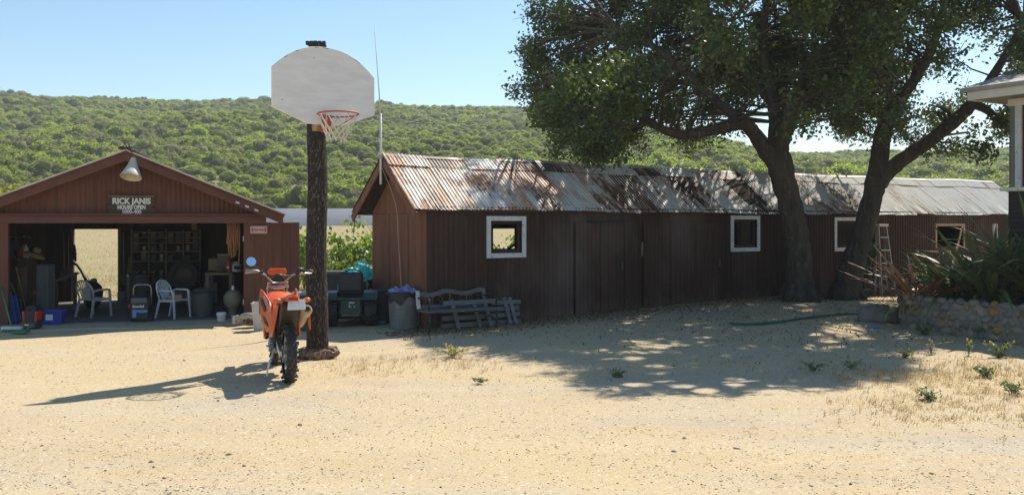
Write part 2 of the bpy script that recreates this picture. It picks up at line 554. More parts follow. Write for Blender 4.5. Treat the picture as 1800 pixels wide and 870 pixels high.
def straw_litter():
    rg = np.random.default_rng(77); n = 5200
    Y = 6.0 + 13 * rg.random(n) ** 1.3
    X = (rg.random(n) - .5) * 1.25 * Y
    w = np.sin(X * .9 + 1.7 * np.sin(Y * .8)) + np.sin(Y * 1.1 - X * .35)
    k = rg.random(n) < np.where(w > .5, .95, .18)
    X, Y = X[k], Y[k]; n = len(X)
    Z = gz_np(X, Y) + small_relief(X, Y) + .006
    a = rg.random(n) * 6.28; L = (.007 + .022 * rg.random(n) ** 1.5) ; wd = .0022
    dx, dy = np.cos(a) * L, np.sin(a) * L; sx, sy = -np.sin(a) * wd, np.cos(a) * wd
    V = np.stack([np.stack([X - dx - sx, Y - dy - sy, Z], 1), np.stack([X - dx + sx, Y - dy + sy, Z + .004], 1), np.stack([X + dx + sx, Y + dy + sy, Z + .006], 1), np.stack([X + dx - sx, Y + dy - sy, Z + .002], 1)], 1).reshape(-1, 3)
    return link_mesh("straw_litter", np_mesh("straw_litter", V, np.arange(4 * n).reshape(n, 4)), island_mat("straw", [(.33, .25, .15), (.52, .43, .27), (.62, .54, .39), (.42, .31, .18)], .85))
tag(straw_litter(), "loose bits of straw and twig strewn across the yard", kind="stuff")

# ------------------------------------------------------------------ road at the foot of the hill
def road():
    m = mat("asphalt", (.115, .125, .15), (.09, .10, .12), scale=.8, rough=.8)
    V = []; xs_ = np.arange(-90, 70, 4.0)
    for x in xs_:
        c = 71 + x * .06
        V += [(x, c - 7, gz(x, c - 7) + .35), (x, c + 9, gz(x, c + 9) + .42), (x, c - 8.2, gz(x, c - 8.2) - .3), (x, c + 10, gz(x, c + 10) - .3)]
    Fc = []
    for i in range(len(xs_) - 1):
        a, b = 4 * i, 4 * i + 4
        Fc += [(a, b, b + 1, a + 1), (a + 2, b + 2, b, a), (a + 1, b + 1, b + 3, a + 3)]
    o = link_mesh("road", np_mesh("road", V, Fc), m)
    return tag(o, "grey blue asphalt road crossing behind the sheds below the hill", kind="structure")
road()

# ------------------------------------------------------------------ hill
_cx = np.array([-700, -420, -230, -186, -165, -120, -93, -50, -20, 5, 30, 44, 60, 76, 90, 115, 190, 320, 700])
_cz = np.array([50, 53, 52.5, 49.5, 46.5, 45.5, 44.8, 44.0, 43.2, 42.4, 38, 34.0, 29.5, 27.2, 25.8, 25.6, 26.2, 26, 24])
def hill_z(X, Y):
    zc = np.interp(X, _cx, _cz)
    t = (Y - 84.0) / 246.0
    z = 2.5 + (zc - 2.5) * np.where(t < 1, np.clip(t, 0, None) ** .95, 1 - .5 * (t - 1))
    amp = np.clip(t, 0, 1) * np.clip(1.25 - t, .12, 1)
    z += amp * (2.4 * np.sin(X * .075 + .9 * np.sin(Y * .02)) + 1.5 * np.sin(X * .031 + Y * .047 + 1) + 1.0 * np.sin(X * .14 - Y * .05))
    return z
M_hill = mat("hill_soil", (.14, .15, .06), (.27, .22, .12), scale=.12, st=(1, 1, 1), c3=(.09, .11, .04), scale3=.6, rough=1)
hill = link_mesh("hill", grid_mesh("hill", np.arange(-520, 521, 8.0), np.arange(84, 470, 6.0), hill_z), M_hill)
tag(hill, "long scrub covered hillside rising behind the ranch sheds", kind="structure")

def shrub_mesh(name, seed, n=520, leaf=.062, m=None, core=None, flat=.75):
    """unit shrub about 1 across, built of small leaf faces over several lobes round a dark twiggy core"""
    rg = np.random.default_rng(seed)
    k = rg.integers(5, 8)
    lob = [(rg.normal(0, .17), rg.normal(0, .17), flat * (.30 + .22 * rg.random()), .20 + .13 * rg.random()) for _ in range(k)]
    lob.append((0, 0, .3 * flat, .3))
    C = []
    for i in range(n):
        x, y, z, r = lob[rg.integers(0, len(lob))]
        d = rg.normal(size=3); d /= np.linalg.norm(d)
        if d[2] < -.5: d[2] *= -1
        q = r * (.72 + .42 * rg.random())
        C.append((x + d[0] * q, y + d[1] * q, max(.02, z + d[2] * q * .8)))
    V, Fc = leaf_quads(np.array(C), leaf, rg, .75, up=1.6)
    V = list(map(tuple, V)); Fs = list(map(tuple, Fc))
    nl = len(Fs)
    b = MB()
    random.seed(seed)
    for x, y, z, r in lob:
        b.lump((x, y, z), (r * .74, r * .74, r * .62), 8, 5, .2)
    off = len(V)
    V += b.v; Fs += [tuple(i + off for i in f) for f in b.f]
    me = bpy.data.meshes.new(name); me.from_pydata(V, [], Fs)
    me.materials.append(m); me.materials.append(core)
    me.polygons.foreach_set("use_smooth", [False] * nl + [True] * (len(Fs) - nl))
    me.polygons.foreach_set("material_index", [0] * nl + [1] * (len(Fs) - nl))
    me.update()
    return me

M_shrub = [leaf_mat("shrub_leaf", (.25, .30, .055), (.34, .37, .09), .52, obj_rnd=.28, c3=(.25, .24, .12), spec=.2),
           leaf_mat("shrub_leaf_bright", (.26, .33, .05), (.36, .40, .08), .52, obj_rnd=.25, spec=.2),
           leaf_mat("shrub_leaf_grey", (.18, .20, .11), (.24, .25, .14), .45, obj_rnd=.25, c3=(.22, .19, .12), spec=.2)]
M_core = leaf_mat("shrub_core", (.24, .28, .055), (.30, .32, .08), .5, obj_rnd=.3, c3=(.20, .20, .10), spec=.1, rough=.9)
src = bpy.data.collections.new("shrub_kinds")
kinds = []
for i in range(9):
    me = shrub_mesh("shrub", 40 + i, m=M_shrub[(0, 0, 1, 0, 1, 2, 0, 1, 2)[i]], core=M_core, flat=.75 + .12 * (i % 3))
    o = bpy.data.objects.new("shrub", me); src.objects.link(o); kinds.append(me)

def chaparral():
    rg = np.random.default_rng(33)
    P_, S_ = [], []
    y = 86.0
    while y < 345:
        step = 1.22 + .42 * (y - 86) / 250
        nn = int((1.6 * y + 12) / step * 1.05)
        xx = (rg.random(nn) - .5) * (1.6 * y + 12); yy = y + step * 2.4 * (rg.random(nn) - .3)
        xr = xx
        gap = np.sin(xx * .11 + 1.3 * np.sin(yy * .05)) * np.sin(yy * .09 + .7 * np.sin(xx * .04))
        keep = rg.random(len(xr)) < np.where(gap > .5, .62, .98)
        xx, yy = xx[keep], yy[keep]
        zz = hill_z(xx, yy) - .1
        patch = 1 + .3 * np.sin(xx * .05 + 2 * np.sin(yy * .03))
        s = (1.15 + 2.5 * rg.random(len(xx)) ** 2.6) * patch
        P_.append(np.stack([xx, yy, zz], 1)); S_.append(s)
        y += step
    Pn = np.concatenate(P_); S = np.concatenate(S_).astype(np.float32)
    n = len(Pn)
    me = bpy.data.meshes.new("chaparral")
    me.vertices.add(n); me.vertices.foreach_set("co", Pn.astype(np.float32).ravel())
    a = me.attributes.new("scl", 'FLOAT', 'POINT'); a.data.foreach_set("value", S)
    a = me.attributes.new("rot", 'FLOAT', 'POINT'); a.data.foreach_set("value", (rg.random(n) * 6.28).astype(np.float32))
    grp = (np.sin(Pn[:, 0] * .035 + 1.5 * np.sin(Pn[:, 1] * .03)) + np.sin(Pn[:, 1] * .06)) * 1.1 + 4 + rg.normal(0, 2.2, n)
    a = me.attributes.new("idx", 'INT', 'POINT'); a.data.foreach_set("value", np.clip(grp, 0, 8).astype(np.int32))
    o = bpy.data.objects.new("chaparral", me); COL.objects.link(o)
    ng = bpy.data.node_groups.new("scatter_shrubs", 'GeometryNodeTree')
    ng.interface.new_socket("Geometry", in_out='INPUT', socket_type='NodeSocketGeometry')
    ng.interface.new_socket("Geometry", in_out='OUTPUT', socket_type='NodeSocketGeometry')
    N = ng.nodes; L = ng.links
    gi = N.new("NodeGroupInput"); go = N.new("NodeGroupOutput")
    iop = N.new("GeometryNodeInstanceOnPoints")
    ci = N.new("GeometryNodeCollectionInfo"); ci.inputs[0].default_value = src
    ci.inputs["Separate Children"].default_value = True; ci.inputs["Reset Children"].default_value = True
    def attr(nm, t):
        x = N.new("GeometryNodeInputNamedAttribute"); x.data_type = t; x.inputs[0].default_value = nm
        return x.outputs[0]
    cr = N.new("ShaderNodeCombineXYZ"); L.new(attr("rot", 'FLOAT'), cr.inputs[2])
    L.new(gi.outputs[0], iop.inputs["Points"]); L.new(ci.outputs[0], iop.inputs["Instance"])
    iop.inputs["Pick Instance"].default_value = True
    L.new(attr("idx", 'INT'), iop.inputs["Instance Index"])
    L.new(cr.outputs[0], iop.inputs["Rotation"]); L.new(attr("scl", 'FLOAT'), iop.inputs["Scale"])
    L.new(iop.outputs[0], go.inputs[0])
    md = o.modifiers.new("scatter", 'NODES'); md.node_group = ng
    print("chaparral shrubs", n)
    return tag(o, "dense green and olive scrub covering the whole hillside", kind="stuff")
chaparral()

# separate shrubs at the foot of the hill, just past the road
def foot_shrubs():
    rg = np.random.default_rng(61)
    for i in range(26):
        x = -62 + 5.1 * i + rg.normal(0, 1.2); y = 80.5 + 2.2 * rg.random() + x * .06
        z = gz(x, y) - .05
        s = 1.6 + 1.3 * rg.random()
        o = link_mesh("roadside_shrub", kinds[(0, 3, 5, 6, 2)[i % 5]], None, loc=(x, y, z), rot=(0, 0, 6.28 * rg.random()), scl=(s * 1.15, s * 1.1, s))
        tag(o, "low rounded shrub on the far verge of the blue grey road", "shrub", "shrubs along the far verge of the road")
foot_shrubs()

# ------------------------------------------------------------------ leafy vines in the gap between the sheds
M_vine = leaf_mat("vine_leaf", (.15, .24, .03), (.24, .30, .055), .42, rough=.45, spec=.5)
M_vine_y = leaf_mat("yellow_leaf", (.28, .27, .03), (.40, .33, .05), .42)
M_stem = mat("brown_stem", (.13, .09, .055), (.2, .15, .1), scale=12, rough=.9)
def leafy_plant(name, label, cat, loc, w, d, h, n, leaf, m, seed, group=None, shoots=6):
    rg = np.random.default_rng(seed); random.seed(seed)
    t = T(name, label, cat, loc, group=group)
    sb = MB(); C = []
    for s in range(shoots):
        a = 6.28 * s / shoots + rg.normal(0, .3)
        ex = Vector((math.cos(a) * w * .5 * (.35 + .65 * rg.random()), math.sin(a) * d * .5 * (.35 + .65 * rg.random()), h * (.55 + .5 * rg.random())))
        path = [Vector((0, 0, 0)), Vector((ex.x * .3, ex.y * .3, ex.z * .5)), Vector((ex.x * .75, ex.y * .75, ex.z * .85)), ex]
        sb.tube(path, [.02, .015, .01, .005], 5)
        for _ in range(n // shoots):
            u = .12 + .88 * rg.random(); k = min(2, int(u * 3)); f = u * 3 - k
            q = path[k].lerp(path[k + 1], f)
            sp = .30 * w / 1.6 * (1.1 - .75 * u)
            C.append((q.x + rg.normal(0, sp), q.y + rg.normal(0, sp), max(.04, q.z + rg.normal(0, sp * .8))))
    V, Fc = leaf_quads(np.array(C), leaf, rg, .8, up=.9)
    sb.build("stem", M_stem, t)
    link_mesh("foliage", np_mesh("foliage", V, Fc), m, t)
    return t
vines = [(-.5725, 27.0, "beside the garage door leaf"), (-.232, 25.5, "just right of the basketball post")]
for i, (px, Y, w, h, n, lab) in enumerate([
        (535, 25.5, 1.5, 1.75, 650, "leafy yellow green vine between the open brown door and the post"),
        (590, 25.0, 1.2, 1.05, 420, "low leafy vine just right of the black post"),
        (617, 26.0, 1.5, 1.95, 720, "tallest leafy vine in the gap, with one shoot rising above the rest"),
        (650, 25.5, 1.5, 1.45, 640, "leafy green vine against the near corner of the long barn"),
        (500, 27.5, 1.6, 1.5, 500, "leafy vine mostly hidden behind the open brown door"),
        (690, 27.5, 2.0, 1.7, 500, "leafy vine mostly hidden behind the end of the long barn")]):
    p = P(px, 400, Y)
    leafy_plant("vine", lab, "vine", (p.x, p.y, gz(p.x, p.y)), w, 1.3, h, n, .13, M_vine, 70 + i, "vines in the gap between the sheds", 7)
for i, (px, Y, h, lab) in enumerate([(12, 27.0, 3.2, "yellow green bush showing above the left slope of the garage roof"),
                                      (-60, 26.5, 3.0, "yellow leaved bush behind the far left eave of the garage")]):
    p = P(px, 392, Y)
    leafy_plant("yellow_bush", lab, "bush", (p.x, p.y, gz(p.x, p.y)), 2.4, 2.0, h, 1500, .13, M_vine_y, 90 + i, None, 9)
p = P(893, 400, 27.0)
leafy_plant("vine", "bright green shoots seen through the first white window", "vine", (p.x - .25, p.y, gz(p.x, p.y)), 1.3, 1.0, 1.4, 420, .13, M_vine, 99, None, 5)
# ------------------------------------------------------------------ shared building materials
M_red = mat("brown_red_boards", (.175, .076, .052), (.125, .054, .038), scale=2.2, st=(7, 7, .5), rough=.85, c3=(.17, .10, .085), scale3=9, st3=(6, 6, .4), lo3=.60, hi3=.74, bump=.3, bscale=30, bst=(5, 5, .4), rnd=.10, spec=.2)
M_trim = mat("brown_red_trim", (.155, .064, .045), (.115, .049, .036), scale=5, st=(1, 1, 1), rough=.8, c3=(.20, .13, .11), scale3=14, lo3=.66, hi3=.76, bump=.2, bscale=40, spec=.25)
M_beam = mat("faded_beam", (.165, .080, .062), (.125, .060, .048), scale=3, st=(.6, 4, 4), rough=.85, c3=(.24, .17, .14), scale3=20, st3=(1, 1, 1), lo3=.68, hi3=.75, spec=.2)
M_barn = mat("dark_brown_siding", (.080, .045, .033), (.056, .032, .024), scale=2.0, st=(5, 5, .45), rough=.85, c3=(.10, .07, .06), scale3=7, st3=(6, 6, .5), lo3=.60, hi3=.75, bump=.25, bscale=30, bst=(5, 5, .4), rnd=.12, spec=.2)
M_ply = mat("brown_plywood", (.235, .108, .062), (.17, .078, .048), scale=1.6, st=(4, 4, .4), rough=.8, c3=(.105, .050, .036), scale3=3, st3=(5, 5, .5), lo3=.55, hi3=.7, bump=.2, bscale=25, bst=(5, 5, .3), spec=.25)
M_inner = mat("old_inner_boards", (.085, .062, .045), (.055, .042, .032), scale=3, st=(5, 5, .4), rough=.95, spec=.1)
M_white = mat("white_paint", (.72, .72, .72), (.60, .60, .60), scale=6, rough=.6, c3=(.34, .30, .27), scale3=15, lo3=.60, hi3=.70, bump=.2, bscale=40)
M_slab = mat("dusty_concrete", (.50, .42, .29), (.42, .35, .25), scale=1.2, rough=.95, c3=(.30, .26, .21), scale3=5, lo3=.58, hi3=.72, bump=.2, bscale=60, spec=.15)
M_black = mat("black_plastic", (.018, .018, .02), (.028, .028, .03), scale=8, rough=.5)
M_rubber = mat("black_rubber", (.028, .027, .027), (.05, .045, .04), scale=10, rough=.6, c3=(.12, .10, .08), scale3=14, lo3=.62, hi3=.75)
M_steel = mat("worn_steel", (.42, .42, .43), (.28, .28, .29), scale=14, rough=.4, metal=.8)
M_roofing = mat("pale_roll_roofing", (.60, .55, .47), (.46, .42, .36), scale=4, rough=.95)
M_wood = mat("weathered_wood", (.24, .18, .12), (.16, .12, .085), scale=4, st=(3, 3, .6), rough=.9)
M_rope2 = mat("pale_cable_coil", (.36, .33, .28), rough=.8)
M_tan = mat("tan_wood", (.42, .30, .17), (.32, .22, .12), scale=5, rough=.8)

def corr_sheet(u0, u1, fn, period=.085, depth=.014, rows=1, phase=0.0):
    """ribbed sheet: fn(u, w, off), w 0..1 along the ribs"""
    q = period / 4
    n = max(2, int(round((u1 - u0) / q)))
    prof = (0, 1, 1, 0)
    b = MB(); vs = []; fs = []
    for r in range(rows + 1):
        for i in range(n + 1):
            vs.append(fn(u0 + (u1 - u0) * i / n, r / rows, depth * prof[(i + int(phase)) % 4]))
    for r in range(rows):
        for i in range(n):
            a = r * (n + 1) + i
            fs.append((a, a + 1, a + n + 2, a + n + 1))
    b.add(vs, fs)
    return b

def dust_foot(m, h=.45, amount=.75, c=(.30, .235, .16)):
    """splashed yard dust near the ground, with a ragged noisy top"""
    nt = m.node_tree; bs = nt.nodes["Principled BSDF"]
    src_ = bs.inputs["Base Color"].links[0].from_socket
    sp = nt.nodes.new("ShaderNodeSeparateXYZ"); nt.links.new(_map(nt, (1, 1, 1)), sp.inputs[0])
    ad = nt.nodes.new("ShaderNodeMath"); ad.operation = 'MULTIPLY_ADD'; ad.inputs[1].default_value = .9; 
    nt.links.new(_noise(nt, 3.5, 8, _map(nt, (1.5, 1.5, .6)), .7), ad.inputs[0]); nt.links.new(sp.outputs[2], ad.inputs[2])
    fc = _ramp(nt, ad.outputs[0], h + .42, .30)
    mu = nt.nodes.new("ShaderNodeMath"); mu.operation = 'MULTIPLY'; mu.inputs[1].default_value = amount
    nt.links.new(fc, mu.inputs[0])
    fade = _mix(nt, _ramp(nt, _noise(nt, .55, 5, _map(nt, (1, 1, .5))), .52, .72), src_, tuple(.03 + 1.25 * v for v in (.085, .055, .043)))
    nt.links.new(_mix(nt, mu.outputs[0], fade, c), bs.inputs["Base Color"])
dust_foot(M_barn, .40, .55, (.20, .15, .10))

# ------------------------------------------------------------------ garage
GO = Vector((-7.12, 16.9, 0)); GA = R(15); gc, gs = math.cos(GA), math.sin(GA)
def gloc(px, py, v):
    k = (px - CX) / F
    x = (k * GO.y + k * v * gc - GO.x + v * gs) / (gc - k * gs)
    Y = GO.y + x * gs + v * gc
    return Vector((x, v, CAM_H - (py - HY) * Y / F))
def gw(x, v, z=0.0):
    return Vector((GO.x + x * gc - v * gs, GO.y + x * gs + v * gc, z))
def gpt(px, py, v):
    p = gloc(px, py, v); return gw(p.x, p.y, p.z)

gar = T("garage", "open fronted brown garage with a wide gable and a hanging bell lamp", "garage", GO, GA)
def roof_z(x): return 3.17 - .415 * abs(x)
HW = 2.42
edges = [-HW + i * (2 * HW / 8) for i in range(9)]
for i in range(8):
    b = corr_sheet(edges[i], edges[i + 1] - .004, lambda u, w, o: Vector((u, -.012 - o, 2.015 + w * (roof_z(u) - .10 - 2.015))), .085, .016, 1)
    b.build("siding_board", M_red, gar)
MB().prism([(-HW, 2.0), (HW, 2.0), (0, roof_z(0) - .14)], .005, .03, lambda u, v, a: Vector((u, a, v))).build("gable_board", M_inner, gar)
MB().box((0, -.05, 1.915), (2 * HW + .1, .14, .14)).build("header_beam", M_beam, gar, bevel=.008)
MB().box((0, -.075, 2.003), (2 * HW + .14, .19, .032)).build("ledge", M_trim, gar)
xL0, xL1 = gloc(-3, 500, 0).x, gloc(16, 500, 0).x
MB().box(((xL0 + xL1) / 2, 0, .925), (xL1 - xL0, .13, 1.84)).build("post", M_red, gar, bevel=.006)
xr = gloc(428, 500, 0).x
MB().box((xr + .06, 0, .925), (.12, .12, 1.84)).build("post", M_red, gar, bevel=.006)
corr_sheet(-HW, xL0 - .005, lambda u, w, o: Vector((u, -.01 - o, w * 1.84)), .085, .014).build("siding_board", M_red, gar)
corr_sheet(xr + .125, HW, lambda u, w, o: Vector((u, -.01 - o, w * 1.84)), .085, .014).build("siding_board", M_red, gar)
GD = 5.0
for sx in (-1, 1):
    MB().box((sx * HW, GD / 2 + .04, 1.03), (.05, GD, 2.06)).build("side_wall", M_inner, gar)
    for k in range(7):
        MB().box((sx * (HW - .065), .45 + k * .7, 1.0), (.07, .045, 2.0)).build("stud", M_inner, gar)
oL, oR = gloc(131, 403, GD), gloc(208, 403, GD)
otop = oL.z
for a, b_ in ((-HW, oL.x), (oR.x, HW)):
    MB().box(((a + b_) / 2, GD, 1.03), (b_ - a, .05, 2.06)).build("rear_wall", M_inner, gar)
MB().box(((oL.x + oR.x) / 2, GD, (otop + 2.06) / 2), (oR.x - oL.x, .05, 2.06 - otop)).build("rear_wall", M_inner, gar)
MB().prism([(-HW, 2.06), (HW, 2.06), (0, roof_z(0) - .12)], GD - .02, GD + .02, lambda u, v, a: Vector((u, a, v))).build("rear_gable", M_inner, gar)
for xx in (oL.x - .03, oR.x + .03):
    MB().box((xx, GD - .05, otop / 2), (.06, .06, otop)).build("door_jamb", M_wood, gar)
# roof: deck boards, covering, bargeboards, ridge
for sx in (-1, 1):
    e = 2.80
    def slope(off, a0, a1, sx=sx, e=e):
        return lambda u, v, a: Vector((sx * u, a, roof_z(u) - off + v))
    MB().prism([(0, -.05), (e, -.05), (e, 0), (0, 0)], -.33, GD + .3, slope(0, 0, 0)).build("roof_deck", M_trim, gar)
    MB().prism([(-.01, .003), (e + .03, .003), (e + .03, .034), (-.01, .034)], -.37, GD + .33, slope(0, 0, 0)).build("roof_covering", M_roofing, gar)
    MB().prism([(0.0, -.19), (e - .02, -.19), (e - .02, -.052), (0.0, -.052)], -.345, -.305, slope(0, 0, 0)).build("bargeboard", M_trim, gar)
    MB().prism([(.10, -.12), (2.35, -.12), (2.35, -.052), (.10, -.052)], -.30, -.02, slope(0, 0, 0)).build("soffit_board", M_trim, gar)
    for k in range(4):
        y = .5 + k * 1.3
        MB().prism([(0.02, -.17), (2.4, -.17), (2.4, -.053), (0.02, -.053)], y, y + .05, slope(0, 0, 0)).build("rafter", M_inner, gar)
for q in range(3):
    x = 1.95 + q * .17
    MB().box((x, -.352, roof_z(x) - .13), (.07, .012, .03), (0, .35, 0)).build("paint_scrape", M_white, gar)
rb = MB().box((0, GD / 2 - .02, 3.205), (.22, GD + .7, .02))
for q in range(4): rb.lump((-.08 + .05 * q, -.37, 3.225 + .01 * (q % 2)), (.03, .03, .02), 6, 4)
rb.build("ridge_cap", M_black, gar)
# floor slab with the pale apron in front
slab = MB().prism([(-2.5, -.02), (-1.9, -.75), (-1.2, -1.05), (-.4, -.95), (.5, -1.2), (1.3, -1.0), (2.1, -.6), (2.42, -.02)], -.1, .022, lambda u, v, a: Vector((u, v, a)))
slab.build("apron", M_slab, gar)
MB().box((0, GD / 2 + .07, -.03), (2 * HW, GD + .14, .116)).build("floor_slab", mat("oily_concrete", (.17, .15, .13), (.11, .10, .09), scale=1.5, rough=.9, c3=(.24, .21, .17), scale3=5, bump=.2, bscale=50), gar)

# open door leaf
dl = gloc(429, 398, -.09); dr_ = 1.03
door = T("garage_door_leaf", "open dark brown plank door leaf swung flat beside the garage opening", "door", gw(dl.x, -.11, 0), GA + R(3))
for k in range(6):
    w = dr_ / 6
    MB().box((w * (k + .5), (.005 if k % 2 else 0), .955), (w - .003, .03, 1.80 + .006 * (k % 3))).build("plank", M_red, door)
MB().box((dr_ / 2, .028, .95), (dr_ - .01, .012, 1.78)).build('backing', M_red, door)
for z in (.3, 1.6): MB().box((dr_ / 2, .052, z), (dr_ - .04, .03, .12)).build("batten", M_red, door)
for z in (.35, 1.55): MB().tube([(-.01, -.02, z - .05), (-.01, -.02, z + .05)], .018, 8).build("hinge", M_steel, door)
sg = T("warning_sign", "small red and white sign high on the open door leaf", "sign", gw(gloc(455, 404, -.15).x, -.155, gloc(455, 404, -.15).z), GA + R(3))
M_sgred = mat("sign_red", (.42, .03, .035), (.33, .03, .03), scale=20, rough=.5)
M_sgwhite = mat("sign_white", (.68, .52, .50), (.55, .42, .40), scale=30, rough=.6)
MB().box((0, 0, 0), (.31, .01, .14)).build("panel", M_sgwhite, sg, bevel=.003)
MB().box((0, -.007, 0), (.27, .004, .018)).box((-.125, -.0075, 0), (.018, .004, .10)).box((.125, -.0075, 0), (.018, .004, .10)).build("red_band", M_sgred, sg)
lw = MB()
for row in (.034, -.034):
    for k in range(9):
        if k == 4: continue
        x = -.1 + .2 * k / 8
        lw.box((x - .006, -.0065, row), (.004, .003, .036)).box((x + .005, -.0065, row + (.012 if k % 2 else -.01)), (.011, .003, .006))
lw.build("lettering", M_sgred, sg)

# name board
ns = gpt(232, 361.5, -.03)
nb = T("name_board", "dark rustic wooden name board with white letters below the bell lamp", "sign", ns, GA)
M_sgn = mat("burnt_wood", (.050, .035, .028), (.085, .058, .042), scale=3, st=(1, 4, 9), rough=.85, c3=(.20, .15, .11), scale3=8, st3=(.8, 4, 10), lo3=.62, hi3=.72)
bm_ = MB()
pts = [(-.40, .155), (-.2, .165), (.1, .158), (.39, .165), (.41, .05), (.36, -.02), (.41, -.08), (.39, -.16), (0, -.165), (-.39, -.155), (-.36, -.09), (-.41, -.03), (-.37, .05)]
bm_.prism(pts, -.05, -.025, lambda u, v, a: Vector((u, a, v)))
bm_.build("board", M_sgn, nb)
MB().box((0, -.058, .172), (.80, .03, .02)).build("top_moulding", M_wood, nb)
M_let = mat("letter_white", (.70, .69, .66), (.58, .57, .54), scale=30, rough=.7)
text_mesh("lettering", "RICK JANIS", .150, M_let, nb, (0, -.056, .078), (R(90), 0, 0), .0065, .005, .9)
text_mesh("lettering", "HOURS OPEN", .098, M_let, nb, (.0, -.056, -.035), (R(90), 0, 0), .005, .005, .80)
text_mesh("lettering", "1000-400", .098, M_let, nb, (.0, -.056, -.120), (R(90), 0, 0), .0045, .005, .9)

# bell lamp
lp = gpt(230, 312, -.42)
lamp = T("bell_lamp", "old enamel bell lamp hanging under the garage gable peak", "lamp", lp, 0)
M_enam = mat("chipped_enamel", (.55, .52, .46), (.42, .47, .42), scale=7, st=(1, 1, 1), rough=.5, c3=(.36, .13, .08), scale3=6, lo3=.58, hi3=.66)
M_enin = mat("lamp_inside", (.62, .56, .44), (.50, .42, .30), scale=9, rough=.6)
Mt = Matrix.Rotation(R(-20), 3, 'X')
MB().lathe([(.045, .40), (.060, .37), (.068, .30), (.10, .20), (.15, .10), (.188, .02), (.190, 0)], 24, M=Mt).build("shade", M_enam, lamp, smooth=.6)
MB().lathe([(.182, .004), (.14, .095), (.085, .17), (.0, .22)], 24, M=Mt).build("shade_lining", M_enin, lamp, smooth=3)
MB().lathe([(.0, .46), (.05, .45), (.052, .38)], 16, M=Mt).build("cap", mat("rusty_cap", (.30, .09, .05), (.22, .10, .07), rough=.8), lamp, smooth=.6)
MB().tube([Mt @ Vector((0, 0, .45)), (0, -.04, .50), (.0, .1, .52), (0, .4, .50)], .014, 8).build("arm", M_black, lamp, smooth=.8)
MB().lump(Mt @ Vector((0, 0, .10)), (.04, .04, .06), 10, 6, 0).build("bulb", mat("bulb_glass", (.6, .6, .58), rough=.2), lamp, smooth=3)

# ------------------------------------------------------------------ things inside the garage
def monobloc(name, label, loc, rz, m, group=None):
    t = T(name, label, "chair", loc, rz, group)
    sb = MB().prism([(-.22, -.24), (.22, -.24), (.235, -.05), (.20, .20), (-.20, .20), (-.235, -.05)], .395, .425, lambda u, v, a: Vector((u, v, a + .03 * (-v))))
    sb.build("seat", m, t, bevel=.008)
    arch = []
    for i in range(13):
        a = math.pi * i / 12
        arch.append((-.235 * math.cos(a), .20 + .09 * math.sin(a) + .05, .60 + .26 * math.sin(a) ** .8))
    arch = [(-.215, .20, .42)] + arch + [(.215, .20, .42)]
    MB().tube(arch, [.016] + [.021] * 13 + [.016], 6).build("back_frame", m, t, smooth=3)
    for k in range(7):
        x = -.15 + .05 * k
        top = .60 + .245 * math.sqrt(max(0, 1 - (x / .235) ** 2))
        MB().bar((x * .75, .20, .41), (x * 1.15, .30, top - .005), .030, .010, (0, 1, 0)).build("slat", m, t)
    for sx in (-1, 1):
        MB().tube([(sx * .24, .25, .60), (sx * .275, .12, .635), (sx * .28, -.1, .635), (sx * .265, -.20, .625)], [.018, .024, .026, .02], 6).build("armrest", m, t, smooth=3)
        MB().bar((sx * .262, -.20, .625), (sx * .275, -.245, .0), .046, .034, (0, 1, 0), .04, .03).build("leg", m, t)
        MB().bar((sx * .215, .20, .43), (sx * .235, .30, .0), .046, .034, (0, 1, 0), .04, .03).build("leg", m, t)
        MB().bar((sx * .235, -.22, .40), (sx * .235, .20, .40), .02, .05).build("seat_rail", m, t)
    return t
M_ch1 = mat("grey_white_plastic", (.42, .43, .44), (.34, .35, .36), scale=5, rough=.5)
M_ch2 = mat("pale_blue_white_plastic", (.62, .66, .74), (.52, .56, .64), scale=5, rough=.45)
FLZ = .03
def onfloor(px, py):
    Y = (CAM_H - FLZ) * F / (py - HY); return Vector(((px - CX) * Y / F, Y, FLZ))
c1 = onfloor(165, 556)
monobloc("plastic_chair", "grey plastic armchair turned away towards the rear opening", c1, R(158), M_ch1).scale = (.85, .85, .83)
c2 = onfloor(305, 558)
monobloc("plastic_chair", "pale blue white plastic armchair with a small carton on its seat", c2, R(72), M_ch2).scale = (.85, .85, .83)
cb = T("carton", "small tan carton lying on the seat of the pale blue white chair", "box", c2 + Vector((.03, 0, .36)), R(20))
MB().box((0, 0, .04), (.24, .18, .08)).build("box_body", M_tan, cb, bevel=.004)
MB().box((0, 0, .084), (.245, .06, .006)).build("lid_flap", M_wood, cb)

ch = T("battery_charger", "black wheeled battery charger with a grey tube handle and blue label", "charger", onfloor(248, 565), R(6))
MB().box((0, 0, .25), (.33, .24, .40)).box((0, -.01, .46), (.30, .20, .03)).build("body", M_black, ch, bevel=.015)
MB().tube([(-.16, .08, .30), (-.16, .08, .60), (-.14, .08, .655), (-.10, .08, .675), (.10, .08, .675), (.14, .08, .655), (.16, .08, .60), (.16, .08, .30)], .013, 8).build("handle", M_steel, ch, smooth=3)
M_lblue = mat("label_blue", (.10, .22, .55), (.12, .28, .5), scale=30, rough=.5)
MB().box((-.085, -.123, .16), (.07, .006, .14)).box((.05, -.123, .20), (.19, .005, .05)).build("blue_label", M_lblue, ch)
lt = MB()
for k in range(8): lt.box((-.105 + .026 * k, -.124, .285 + (.006 if k in (0, 5, 7) else 0)), (.018, .006, .045 if k in (0, 5, 7) else .032))
lt.build("lettering", M_let, ch)
MB().box((.0, -.123, .40), (.27, .006, .09)).build("control_panel", mat("panel_grey", (.09, .10, .12), rough=.4), ch)
